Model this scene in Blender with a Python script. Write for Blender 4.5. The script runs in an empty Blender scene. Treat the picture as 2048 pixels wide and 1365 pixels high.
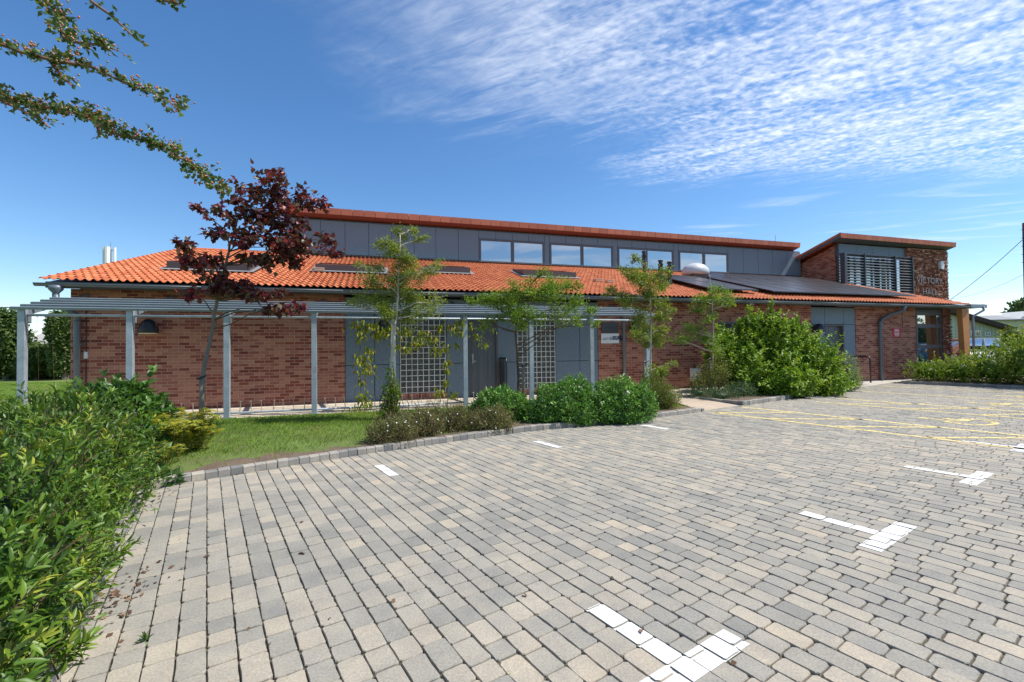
import bpy, math, random
import numpy as np
from mathutils import Matrix, Vector
random.seed(7); rng = np.random.default_rng(11)
PI = math.pi; R = math.radians
scn = bpy.context.scene
col = scn.collection

# ------------------------------------------------------------------ camera
F = 905.0; PITCH = R(1.04); ROLL = R(.65); CAMZ = 1.4
cam_d = bpy.data.cameras.new('camera'); cam = bpy.data.objects.new('camera', cam_d); col.objects.link(cam)
cam_d.sensor_width = 36; cam_d.lens = 36*F/2048; cam_d.clip_end = 2000; cam_d.clip_start = .05
CM = Matrix.Rotation(PI/2+PITCH, 3, 'X') @ Matrix.Rotation(-ROLL, 3, 'Z')
cam.matrix_world = Matrix.Translation((0, 0, CAMZ)) @ CM.to_4x4()
scn.camera = cam

# building frame: s along the front, t into the building
TH = R(16.9); CA, SA = math.cos(TH), math.sin(TH)
SUN_L = Vector((.56, -.16, .81)).normalized()                 # towards the sun in (s, t, z)
SUN = Vector((SUN_L.x*CA-SUN_L.y*SA, SUN_L.x*SA+SUN_L.y*CA, SUN_L.z))

# ------------------------------------------------------------------ world
w = bpy.data.worlds.new('World'); scn.world = w; w.use_nodes = True
def build_world():
    nt = w.node_tree; n = nt.nodes; l = nt.links
    for x in list(n): n.remove(x)
    def N(t, **k):
        o = n.new(t)
        for a, b in k.items():
            setattr(o, a, b)
        return o
    def M(op, a, b=None, c=None):
        m = N('ShaderNodeMath', operation=op)
        for i, v in enumerate((a, b, c)):
            if v is None: continue
            if isinstance(v, (int, float)): m.inputs[i].default_value = v
            else: l.new(v, m.inputs[i])
        return m.outputs[0]
    def SS(v, a, b):
        m = N('ShaderNodeMapRange', interpolation_type='SMOOTHSTEP')
        l.new(v, m.inputs[0]); m.inputs[1].default_value = a; m.inputs[2].default_value = b
        return m.outputs[0]
    out = N('ShaderNodeOutputWorld')
    sky = N('ShaderNodeTexSky', sky_type='NISHITA', sun_disc=False)
    sky.sun_elevation = math.asin(SUN.z); sky.sun_rotation = math.atan2(SUN.x, SUN.y)
    sky.air_density = 1.0; sky.dust_density = .25; sky.ozone_density = 3.0; sky.altitude = 0
    hs = N('ShaderNodeHueSaturation'); hs.inputs['Saturation'].default_value = 1.22; hs.inputs['Value'].default_value = 1.14; hs.inputs['Hue'].default_value = .502
    l.new(sky.outputs[0], hs.inputs['Color'])
    tc = N('ShaderNodeTexCoord'); sp = N('ShaderNodeSeparateXYZ'); l.new(tc.outputs['Generated'], sp.inputs[0])
    z = M('MAXIMUM', sp.outputs[2], .03)
    u = M('DIVIDE', sp.outputs[0], z); v = M('DIVIDE', sp.outputs[1], z)
    cb = N('ShaderNodeCombineXYZ'); l.new(u, cb.inputs[0]); l.new(v, cb.inputs[1])
    def noise(scale, detail=4, rough=.55, sc=(1, 1, 1), rot=0, dist=0, loc=(0, 0, 0)):
        mp = N('ShaderNodeMapping', vector_type='TEXTURE'); mp.inputs['Scale'].default_value = tuple(1/c for c in sc); mp.inputs['Rotation'].default_value = (0, 0, rot)
        mp.inputs['Location'].default_value = loc
        l.new(cb.outputs[0], mp.inputs[0])
        t = N('ShaderNodeTexNoise'); l.new(mp.outputs[0], t.inputs[0])
        t.inputs['Scale'].default_value = scale; t.inputs['Detail'].default_value = detail; t.inputs['Roughness'].default_value = rough
        t.inputs['Distortion'].default_value = dist
        return t.outputs[0]
    big = noise(.9, 5, .6, (1, 1.5, 1), R(-20), .6)
    streak = noise(1.5, 7, .62, (.6, 2.6, 1), R(-32), 1.2)
    streak2 = noise(4.5, 6, .65, (.7, 2.2, 1), R(-24), .8, (4, 2, 0))
    rip = noise(26, 2, .5, (1, 1.25, 1), R(10), .3)
    rip2 = noise(9, 4, .6, (.8, 2.4, 1), R(-30), .8, (3, 1, 0))
    ub = M('ADD', u, M('MULTIPLY', M('SUBTRACT', big, .5), 1.6))
    vb = M('ADD', v, M('MULTIPLY', M('SUBTRACT', streak, .5), 1.3))
    mA = M('MULTIPLY', SS(ub, -.85, .35), SS(vb, 2.4, 1.5))
    mB = M('MULTIPLY', SS(ub, .3, 1.1), SS(vb, 2.85, 2.3))
    gap = M('SUBTRACT', 1.0, M('MULTIPLY', M('MULTIPLY', SS(M('ABSOLUTE', M('SUBTRACT', vb, 2.12)), .25, .03), SS(u, 1.3, .3)), .85))
    m = M('MULTIPLY', M('MAXIMUM', M('MULTIPLY', mA, .85), mB), gap)
    m = M('MULTIPLY', m, SS(sp.outputs[1], .05, .35))
    tex = M('MULTIPLY_ADD', streak, .8, M('MULTIPLY', streak2, .45))
    ripamt = SS(ub, -.2, .9)
    tex = M('ADD', tex, M('MULTIPLY', M('MULTIPLY', M('SUBTRACT', rip, .5), .75), ripamt))
    tex = M('ADD', tex, M('MULTIPLY', M('SUBTRACT', rip2, .5), .55))
    dens = M('MULTIPLY', m, M('MULTIPLY', SS(tex, .3, 1.1), .95))
    # thin wisps low on the right and a low bank on the left horizon
    wisp = M('MULTIPLY', SS(noise(1.6, 5, .6, (.5, 1.8, 1), R(-12), .5, (9, 2, 0)), .52, .8), M('MULTIPLY', SS(v, 2.4, 3.2), SS(u, .8, 2.5)))
    lowm = M('MULTIPLY', SS(noise(.35, 5, .6, (1, 1, 1), 0, .4, (2, 7, 0)), .42, .6), M('MULTIPLY', SS(sp.outputs[2], .085, .03), .8))
    dens = M('MAXIMUM', dens, M('MAXIMUM', M('MULTIPLY', wisp, .55), lowm))
    rear = M('MULTIPLY', M('MULTIPLY', SS(noise(.8, 5, .6, (1, 1.4, 1), R(30), .7, (5, 5, 0)), .42, .72), SS(sp.outputs[1], .0, -.2)), .5)
    dens = M('MAXIMUM', dens, rear)
    dens = M('MULTIPLY', dens, SS(sp.outputs[2], .0, .04))
    dens = M('MINIMUM', dens, .78)
    mix = N('ShaderNodeMix', data_type='RGBA')
    l.new(dens, mix.inputs[0]); l.new(hs.outputs[0], mix.inputs[6]); mix.inputs[7].default_value = (7.6, 8.0, 8.6, 1)
    bg = N('ShaderNodeBackground'); bg.inputs[1].default_value = .1
    l.new(mix.outputs[2], bg.inputs[0]); l.new(bg.outputs[0], out.inputs[0])
build_world()

sd = bpy.data.lights.new('sun', 'SUN'); so = bpy.data.objects.new('sun', sd); col.objects.link(so)
sd.energy = 4.2; sd.angle = R(.53); sd.color = (1, .955, .88)
so.rotation_euler = SUN.to_track_quat('Z', 'Y').to_euler()
so.location = (20, 0, 30)
scn.view_settings.view_transform = 'Standard'; scn.view_settings.look = 'None'
scn.view_settings.exposure = 0.62; scn.view_settings.gamma = 1.0
scn.cycles.max_bounces = 8; scn.cycles.transparent_max_bounces = 8

# ------------------------------------------------------------------ geometry helpers
def b2w(s, t, z=0): return (s*CA-t*SA, s*SA+t*CA, z)
def pray(x, y): return CM @ Vector(((x-1024)/F, (682.5-y)/F, -1))
def G(x, y, z=0):                       # photo pixel -> point on the ground
    d = pray(x, y); k = (z-CAMZ)/d.z
    return (d.x*k, d.y*k, z)
def P(x, y, Y):                         # photo pixel -> point at distance Y
    d = pray(x, y); k = Y/d.y
    return Vector((d.x*k, Y, CAMZ+d.z*k))
def W(x, y, t):                         # photo pixel -> (s, z) on a plane parallel to the front
    d = pray(x, y); k = t/(-SA*d.x+CA*d.y)
    return (d.x*k*CA+d.y*k*SA, CAMZ+d.z*k)

def tag(o, label=None, cat=None, group=None, kind=None):
    if label: o['label'] = label
    if cat: o['category'] = cat
    if group: o['group'] = group
    if kind: o['kind'] = kind
    return o
def empty(name, loc, label=None, cat=None, group=None, rz=0):
    e = bpy.data.objects.new(name, None); col.objects.link(e); e.empty_display_size = .2
    e.matrix_world = Matrix.Translation(loc) @ Matrix.Rotation(rz, 4, 'Z')
    e.location = loc; e.rotation_euler = (0, 0, rz)
    e['_m'] = 1
    del e['_m']
    MW[e.name] = Matrix.Translation(loc) @ Matrix.Rotation(rz, 4, 'Z')
    return tag(e, label, cat, group)
MW = {}

class MB:
    """collects geometry in world space; build() links it as one mesh object"""
    def __init__(s): s.v = []; s.f = []; s.c = []
    def add(s, vs, fs, c=None):
        k = len(s.v); s.v += [tuple(p) for p in vs]; s.f += [tuple(i+k for i in f) for f in fs]
        if c is not None: s.c += [c]*len(fs)
    def box(s, lo, hi, fn=None, c=None):
        x0, y0, z0 = lo; x1, y1, z1 = hi
        vs = [(x0, y0, z0), (x1, y0, z0), (x1, y1, z0), (x0, y1, z0), (x0, y0, z1), (x1, y0, z1), (x1, y1, z1), (x0, y1, z1)]
        if fn: vs = [fn(*p) for p in vs]
        s.add(vs, [(0, 3, 2, 1), (4, 5, 6, 7), (0, 1, 5, 4), (1, 2, 6, 5), (2, 3, 7, 6), (3, 0, 4, 7)], c)
    def bb(s, s0, s1, t0, t1, z0, z1): s.box((s0, t0, z0), (s1, t1, z1), b2w)      # box in the building frame
    def tube(s, pts, rad, n=8, caps=True):
        pts = [Vector(p) for p in pts]
        if isinstance(rad, (int, float)): rad = [rad]*len(pts)
        k = len(s.v); up = None
        for i, p in enumerate(pts):
            d = (pts[min(i+1, len(pts)-1)]-pts[max(i-1, 0)])
            if d.length < 1e-9: d = Vector((0, 0, 1))
            d.normalize()
            if up is None: up = Vector((0, 0, 1)) if abs(d.z) < .9 else Vector((1, 0, 0))
            a = d.cross(up).normalized(); b = a.cross(d).normalized(); up = b
            for j in range(n):
                an = 2*PI*j/n; s.v.append(tuple(p+(a*math.cos(an)+b*math.sin(an))*rad[i]))
        for i in range(len(pts)-1):
            for j in range(n):
                s.f.append((k+i*n+j, k+i*n+(j+1) % n, k+(i+1)*n+(j+1) % n, k+(i+1)*n+j))
        if caps:
            s.f.append(tuple(k+j for j in range(n))[::-1]); e = k+(len(pts)-1)*n; s.f.append(tuple(e+j for j in range(n)))
    def lathe(s, o, prof, n=16, fn=None, sx=1, sy=1):
        k = len(s.v)
        for r, z in prof:
            for j in range(n):
                a = 2*PI*j/n; p = (o[0]+r*math.cos(a)*sx, o[1]+r*math.sin(a)*sy, o[2]+z)
                s.v.append(tuple(fn(*p)) if fn else p)
        for i in range(len(prof)-1):
            for j in range(n): s.f.append((k+i*n+j, k+i*n+(j+1) % n, k+(i+1)*n+(j+1) % n, k+(i+1)*n+j))
        s.f.append(tuple(k+j for j in range(n))[::-1]); e = k+(len(prof)-1)*n; s.f.append(tuple(e+j for j in range(n)))
    def prism(s, poly, d):              # poly: 3D points, d: offset vector
        n = len(poly); a = [Vector(p) for p in poly]; b = [p+Vector(d) for p in a]
        s.add(a+b, [tuple(range(n))[::-1], tuple(range(n, 2*n))]+[(i, (i+1) % n, n+(i+1) % n, n+i) for i in range(n)])
    def sheet(s, poly, z):
        s.add([(p[0], p[1], z) for p in poly], [tuple(range(len(poly)))])
    def build(s, name, mat, parent=None, smooth=False, origin=None):
        return mesh_obj(name, np.array(s.v, dtype=np.float64).reshape(-1, 3), s.f, mat, parent, smooth, origin, s.c if s.c else None)

def mesh_obj(name, V, faces, mat, parent=None, smooth=False, origin=None, cols=None, vcol=None):
    m = bpy.data.meshes.new(name)
    V = np.asarray(V, dtype=np.float64)
    if parent is not None: inv = MWp(parent).inverted()
    elif origin is not None: inv = Matrix.Translation(origin).inverted()
    else: inv = None
    if inv is not None and len(V):
        A = np.array(inv); V = V @ A[:3, :3].T + A[:3, 3]
    if isinstance(faces, np.ndarray):
        nf, k = faces.shape
        m.vertices.add(len(V)); m.vertices.foreach_set('co', V.ravel())
        m.loops.add(nf*k); m.loops.foreach_set('vertex_index', faces.ravel().astype(np.int32))
        m.polygons.add(nf); m.polygons.foreach_set('loop_start', np.arange(0, nf*k, k, dtype=np.int32))
        m.polygons.foreach_set('loop_total', np.full(nf, k, dtype=np.int32))
        m.update(calc_edges=True)
    else:
        m.from_pydata(V.tolist(), [], faces)
    if cols is not None:
        at = m.attributes.new('var', 'FLOAT', 'FACE'); at.data.foreach_set('value', np.asarray(cols, dtype=np.float32))
    if vcol is not None:
        at = m.attributes.new('var', 'FLOAT', 'POINT'); at.data.foreach_set('value', np.asarray(vcol, dtype=np.float32))
    if smooth: m.polygons.foreach_set('use_smooth', np.ones(len(m.polygons), dtype=bool))
    m.materials.append(mat)
    o = bpy.data.objects.new(name, m); col.objects.link(o)
    if parent is not None: o.parent = parent; MW[o.name] = MWp(parent)
    elif origin is not None: o.location = origin; MW[o.name] = Matrix.Translation(origin)
    return o
def MWp(o): return MW.get(o.name, Matrix.Identity(4))

# ------------------------------------------------------------------ materials
def mat(name): 
    m = bpy.data.materials.new(name); m.use_nodes = True
    return m, m.node_tree.nodes, m.node_tree.links, m.node_tree.nodes['Principled BSDF']
def nmath(n, l, op, a, b=None, c=None):
    m = n.new('ShaderNodeMath'); m.operation = op
    for i, v in enumerate((a, b, c)):
        if v is None: continue
        if isinstance(v, (int, float)): m.inputs[i].default_value = v
        else: l.new(v, m.inputs[i])
    return m.outputs[0]
def nmix(n, l, f, a, b, mode='MIX'):
    m = n.new('ShaderNodeMix'); m.data_type = 'RGBA'; m.blend_type = mode
    for i, v in ((0, f), (6, a), (7, b)):
        if isinstance(v, (int, float)): m.inputs[i].default_value = v
        elif isinstance(v, tuple): m.inputs[i].default_value = v if len(v) == 4 else (*v, 1)
        else: l.new(v, m.inputs[i])
    return m.outputs[2]
def nnoise(n, l, vec, scale, detail=3, rough=.5, dist=0):
    t = n.new('ShaderNodeTexNoise'); t.inputs['Scale'].default_value = scale; t.inputs['Detail'].default_value = detail
    t.inputs['Roughness'].default_value = rough; t.inputs['Distortion'].default_value = dist
    if vec is not None: l.new(vec, t.inputs[0])
    return t.outputs[0]
def nramp(n, l, f, stops):
    r = n.new('ShaderNodeValToRGB'); e = r.color_ramp.elements
    while len(e) < len(stops): e.new(.5)
    for i, (p, c) in enumerate(stops): e[i].position = p; e[i].color = c if len(c) == 4 else (*c, 1)
    l.new(f, r.inputs[0]); return r.outputs[0]
def nbump(n, l, b, h, strength=.3, dist=.01):
    x = n.new('ShaderNodeBump'); x.inputs['Strength'].default_value = strength; x.inputs['Distance'].default_value = dist
    l.new(h, x.inputs['Height']); l.new(x.outputs[0], b.inputs['Normal'])
def ocoord(n): return n.new('ShaderNodeTexCoord').outputs['Object']
def hexc(h):
    c = [int(h[i:i+2], 16)/255 for i in (0, 2, 4)]
    return tuple(x/12.92 if x <= .04045 else ((x+.055)/1.055)**2.4 for x in c)

def plain(name, c, rough=.6, metal=0, spec=.5, noise=.12, scale=12, bump=0, bscale=60):
    m, n, l, b = mat(name); oc = ocoord(n)
    f = nnoise(n, l, oc, scale, 5, .6)
    f2 = nnoise(n, l, oc, scale*.13, 2, .5)
    f = nmath(n, l, 'MULTIPLY_ADD', f2, .5, nmath(n, l, 'MULTIPLY', f, .5))
    lo = tuple(x*(1-noise) for x in c); hi = tuple(min(x*(1+noise), 1) for x in c)
    l.new(nramp(n, l, f, [(.3, lo), (.7, hi)]), b.inputs['Base Color'])
    b.inputs['Roughness'].default_value = rough; b.inputs['Metallic'].default_value = metal; b.inputs['Specular IOR Level'].default_value = spec
    if bump: nbump(n, l, b, nnoise(n, l, oc, bscale, 3), bump, .004)
    return m

def brick_mat(name, axis='s', rock=False):
    m, n, l, b = mat(name); oc = ocoord(n)
    sp = n.new('ShaderNodeSeparateXYZ'); l.new(oc, sp.inputs[0])
    u = sp.outputs[0] if axis == 's' else sp.outputs[1]; z = sp.outputs[2]
    if axis == 'v': u, z = sp.outputs[2], sp.outputs[0]
    row = nmath(n, l, 'DIVIDE', z, .075); ri = nmath(n, l, 'FLOOR', row); rf = nmath(n, l, 'FRACT', row)
    off = nmath(n, l, 'MULTIPLY', nmath(n, l, 'MODULO', nmath(n, l, 'ADD', ri, 1000), 2), .5)
    cu = nmath(n, l, 'ADD', nmath(n, l, 'DIVIDE', u, .225), off); ci = nmath(n, l, 'FLOOR', cu); cf = nmath(n, l, 'FRACT', cu)
    def edge(f, wd):   # distance to the joint, 0 in mortar, 1 in brick
        a = nmath(n, l, 'MINIMUM', f, nmath(n, l, 'SUBTRACT', 1, f))
        r = n.new('ShaderNodeMapRange'); l.new(a, r.inputs[0]); r.inputs[1].default_value = wd*.6; r.inputs[2].default_value = wd*1.3; return r.outputs[0]
    mask = nmath(n, l, 'MULTIPLY', edge(rf, .075), edge(cf, .027))
    cmb = n.new('ShaderNodeCombineXYZ'); l.new(ci, cmb.inputs[0]); l.new(ri, cmb.inputs[1])
    wn = n.new('ShaderNodeTexWhiteNoise'); l.new(cmb.outputs[0], wn.inputs[0]); h = wn.outputs[0]
    sc = n.new('ShaderNodeMapping'); sc.inputs['Scale'].default_value = (.16, .45, 1); l.new(cmb.outputs[0], sc.inputs[0])
    clump = nnoise(n, l, sc.outputs[0], 1.0, 2, .5)
    v = nmath(n, l, 'ADD', nmath(n, l, 'MULTIPLY', h, .55), nmath(n, l, 'MULTIPLY', clump, .75))
    base = nramp(n, l, v, [(.34, (.15, .031, .018)), (.5, (.24, .054, .032)), (.62, (.29, .095, .062)), (.85, (.40, .165, .10))])
    spk = nnoise(n, l, oc, 48, 5, .8)
    spk2 = n.new('ShaderNodeMapRange'); l.new(spk, spk2.inputs[0]); spk2.inputs[1].default_value = .5; spk2.inputs[2].default_value = .72
    light = n.new('ShaderNodeMapRange'); l.new(v, light.inputs[0]); light.inputs[1].default_value = .55; light.inputs[2].default_value = .8
    base = nmix(n, l, nmath(n, l, 'MULTIPLY', spk2.outputs[0], nmath(n, l, 'MULTIPLY_ADD', light.outputs[0], .78, .05)), base, (.6, .40, .28))
    big = nnoise(n, l, oc, 1.3, 3)
    base = nmix(n, l, nmath(n, l, 'MULTIPLY', big, .15), base, (.14, .05, .035))
    mort = nmix(n, l, nnoise(n, l, oc, 40), (.36, .22, .155), (.48, .32, .235))
    l.new(nmix(n, l, mask, mort, base), b.inputs['Base Color']); b.inputs['Roughness'].default_value = .85
    hgt = nmath(n, l, 'ADD', nmath(n, l, 'MULTIPLY', mask, 1.0), nmath(n, l, 'MULTIPLY', spk, .5))
    nbump(n, l, b, hgt, .6, .008)
    return m

def leaf_mat(name, stops, trans=.35, rough=.42, spec=.5):
    m, n, l, b = mat(name)
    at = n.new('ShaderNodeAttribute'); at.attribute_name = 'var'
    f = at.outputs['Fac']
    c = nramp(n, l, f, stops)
    g = n.new('ShaderNodeNewGeometry')
    c2 = nmix(n, l, nmath(n, l, 'MULTIPLY', g.outputs['Backfacing'], .35), c, (.22, .3, .14))
    l.new(c2, b.inputs['Base Color']); b.inputs['Roughness'].default_value = rough; b.inputs['Specular IOR Level'].default_value = spec
    tr = n.new('ShaderNodeBsdfTranslucent'); 
    l.new(nmix(n, l, 1.0, c, (1.0, .95, .35), 'MULTIPLY'), tr.inputs[0])
    mx = n.new('ShaderNodeMixShader'); mx.inputs[0].default_value = trans
    out = n['Material Output']; l.new(b.outputs[0], mx.inputs[1]); l.new(tr.outputs[0], mx.inputs[2]); l.new(mx.outputs[0], out.inputs[0])
    return m

def var_mat(name, stops, rough=.85, nscale=55, namt=.35, bump=.35, spec=.3, big=.12, bs=120):
    m, n, l, b = mat(name); oc = ocoord(n)
    at = n.new('ShaderNodeAttribute'); at.attribute_name = 'var'
    c = nramp(n, l, at.outputs['Fac'], stops)
    f = nnoise(n, l, oc, nscale, 5, .7); f2 = nnoise(n, l, oc, 3.1, 3, .6); f3 = nnoise(n, l, oc, 7.5, 3, .6)
    c = nmix(n, l, namt, c, nramp(n, l, f, [(.3, (.25, .25, .25)), (.72, (.8, .8, .8))]), 'OVERLAY')
    c = nmix(n, l, big*2, c, nramp(n, l, f2, [(.3, (.3, .3, .31)), (.7, (.72, .7, .66))]), 'OVERLAY')
    c = nmix(n, l, big*2, c, nramp(n, l, f3, [(.3, (.36, .38, .42)), (.7, (.68, .64, .56))]), 'OVERLAY')
    l.new(c, b.inputs['Base Color']); b.inputs['Roughness'].default_value = rough; b.inputs['Specular IOR Level'].default_value = spec
    nbump(n, l, b, nnoise(n, l, oc, bs, 4, .7), bump, .004)
    return m

M = {}
M['brick'] = brick_mat('red_brick', 's'); M['brick_side'] = brick_mat('red_brick_side', 't'); M['brick_up'] = brick_mat('soldier_brick', 'v')
M['paver'] = var_mat('concrete_setts', [(0, (.205, .2, .18)), (.25, (.255, .243, .212)), (.6, (.292, .27, .228)), (.85, (.335, .3, .243)), (1, (.37, .322, .252))], nscale=95, namt=.5, big=.13)
M['kerb'] = var_mat('kerb_setts', [(0, (.17, .17, .165)), (.5, (.27, .255, .23)), (1, (.36, .33, .28))])
M['joint'] = plain('joint_sand', (.085, .072, .052), .95, noise=.35, scale=30)
def paint_mat(name, c, wear):
    m, n, l, b = mat(name); oc = ocoord(n); f = nnoise(n, l, oc, 120, 5, .8); g = nnoise(n, l, oc, 5, 4, .7)
    v = nmath(n, l, 'ADD', nmath(n, l, 'MULTIPLY', f, .7), nmath(n, l, 'MULTIPLY', g, .3))
    r = n.new('ShaderNodeMapRange'); l.new(v, r.inputs[0]); r.inputs[1].default_value = wear-.05; r.inputs[2].default_value = wear+.05
    col_ = nmix(n, l, g, tuple(x*.88 for x in c), c)
    l.new(nmix(n, l, r.outputs[0], col_, (.27, .25, .22)), b.inputs['Base Color']); b.inputs['Roughness'].default_value = .8; nbump(n, l, b, f, .5, .004); return m
M['white_paint'] = paint_mat('white_road_paint', (.68, .68, .66), .605); M['yellow_paint'] = paint_mat('yellow_road_paint', (.70, .56, .22), .59)
M['slab'] = plain('path_concrete', (.52, .45, .35), .9, noise=.12, scale=6, bump=.3)
M['galv'] = plain('galvanised_steel', (.34, .39, .43), .5, metal=.35, noise=.3, scale=40)
M['galv_dark'] = plain('galvanised_steel_old', (.24, .28, .32), .5, metal=.4, noise=.14, scale=20)
M['clad'] = None
M['grey_metal'] = plain('grey_coated_metal', (.075, .083, .092), .45, noise=.08, scale=5)
M['gutter'] = plain('grey_gutter', (.12, .14, .155), .38, noise=.12, scale=4)
M['pipe'] = plain('grey_downpipe', (.11, .14, .17), .4, noise=.08, scale=4)
M['dark'] = plain('black_metal', (.012, .016, .022), .4, noise=.1)
M['frame'] = plain('window_frame_grey', (.085, .082, .092), .45, noise=.05)
M['door'] = plain('door_grey', (.085, .10, .115), .42, noise=.05)
M['timber'] = plain('glulam_timber', (.48, .2, .06), .6, noise=.2, scale=4)
M['bark'] = plain('tree_bark', (.17, .14, .115), .9, noise=.35, scale=25, bump=.7, bscale=40)
M['bark_pale'] = plain('pale_bark', (.42, .37, .31), .85, noise=.35, scale=22, bump=.7, bscale=40)
M['twig'] = plain('twig_bark', (.1, .06, .035), .85, noise=.3)
M['soil'] = plain('garden_soil', (.13, .09, .06), 1, noise=.45, scale=16, bump=1, bscale=45)
M['white'] = plain('white_plastic', (.72, .73, .74), .45, noise=.04)
M['stake'] = plain('weathered_stake', (.2, .17, .13), .9, noise=.3, scale=12)
M['cream'] = plain('light_lens', (.75, .68, .5), .5, noise=.03)
M['lead'] = plain('lead_flashing', (.22, .225, .235), .6, noise=.15, scale=6)
M['brown'] = plain('skylight_kerb_brown', (.07, .045, .045), .5, noise=.1)
M['rust'] = plain('rusty_wire', (.2, .1, .05), .8, noise=.3, scale=30)

def clad_mat():
    m, n, l, b = mat('grey_fleck_cladding'); oc = ocoord(n)
    f = nnoise(n, l, oc, 46, 4, .8); f2 = nnoise(n, l, oc, 1.1, 2)
    c = nramp(n, l, f, [(.36, (.07, .105, .145)), (.5, (.13, .18, .225)), (.66, (.28, .34, .39))])
    c = nmix(n, l, nmath(n, l, 'MULTIPLY', f2, .25), c, (.11, .15, .2))
    l.new(c, b.inputs['Base Color']); b.inputs['Roughness'].default_value = .55
    return m
M['clad'] = clad_mat()
def glass_mat(name, c, rough=.02):
    m, n, l, b = mat(name); oc = ocoord(n)
    l.new(nmix(n, l, nnoise(n, l, oc, 1.5), c, tuple(x*.7 for x in c)), b.inputs['Base Color'])
    b.inputs['Roughness'].default_value = rough; b.inputs['IOR'].default_value = 2.6; b.inputs['Specular IOR Level'].default_value = 1.0
    b.inputs['Coat Weight'].default_value = 1.0; b.inputs['Coat Roughness'].default_value = .01; b.inputs['Coat IOR'].default_value = 2.2
    return m
M['glass'] = glass_mat('window_glass', (.02, .025, .03))
def block_glass():
    m, n, l, b = mat('glass_block'); oc = ocoord(n)
    f = nnoise(n, l, oc, 9, 3, .6, 1.5)
    l.new(nramp(n, l, f, [(.35, (.012, .014, .016)), (.6, (.06, .068, .07)), (.75, (.17, .18, .17))]), b.inputs['Base Color'])
    b.inputs['Roughness'].default_value = .16; b.inputs['IOR'].default_value = 1.6
    nbump(n, l, b, nnoise(n, l, oc, 22, 2), .5, .02)
    return m
M['block'] = block_glass()
def pv_mat():
    m, n, l, b = mat('solar_cells'); oc = ocoord(n)
    sp = n.new('ShaderNodeSeparateXYZ'); l.new(oc, sp.inputs[0])
    f = nmath(n, l, 'FRACT', nmath(n, l, 'MULTIPLY', sp.outputs[0], 6.2)); g = nmath(n, l, 'FRACT', nmath(n, l, 'MULTIPLY', sp.outputs[1], 6.2))
    k = nmath(n, l, 'MINIMUM', nmath(n, l, 'MINIMUM', f, nmath(n, l, 'SUBTRACT', 1, f)), nmath(n, l, 'MINIMUM', g, nmath(n, l, 'SUBTRACT', 1, g)))
    e = nmath(n, l, 'LESS_THAN', k, .035)
    c = nmix(n, l, e, (.018, .017, .022), (.06, .06, .065))
    l.new(nmix(n, l, nmath(n, l, 'MULTIPLY', nnoise(n, l, oc, 2), .3), c, (.07, .055, .05)), b.inputs['Base Color'])
    b.inputs['Roughness'].default_value = .28; b.inputs['Specular IOR Level'].default_value = .6
    return m
M['pv'] = pv_mat()
M['tile'] = var_mat('clay_pantile', [(0, (.40, .105, .045)), (.5, (.50, .145, .06)), (1, (.58, .19, .085))], rough=.8, nscale=22, namt=.3, bump=.3, big=.13)
M['terracotta'] = var_mat('terracotta_fascia', [(0, (.33, .105, .062)), (1, (.42, .14, .085))], rough=.7, nscale=80, namt=.25, bump=.15, big=.05)

def ground_mat(name, stops, scale=1.4, fine=45):
    m, n, l, b = mat(name); oc = ocoord(n)
    f = nnoise(n, l, oc, scale, 6, .65); g = nnoise(n, l, oc, fine, 4, .7)
    v = nmath(n, l, 'ADD', nmath(n, l, 'MULTIPLY', f, .6), nmath(n, l, 'MULTIPLY', g, .4))
    l.new(nramp(n, l, v, stops), b.inputs['Base Color']); b.inputs['Roughness'].default_value = .95
    nbump(n, l, b, g, 1, .03); return m
M['lawn'] = ground_mat('lawn_ground', [(.32, (.09, .14, .024)), (.5, (.14, .20, .04)), (.68, (.22, .25, .075))])
M['lawn2'] = ground_mat('garden_lawn_ground', [(.36, (.17, .12, .06)), (.46, (.12, .16, .035)), (.6, (.16, .23, .045))], 2.2)

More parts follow.
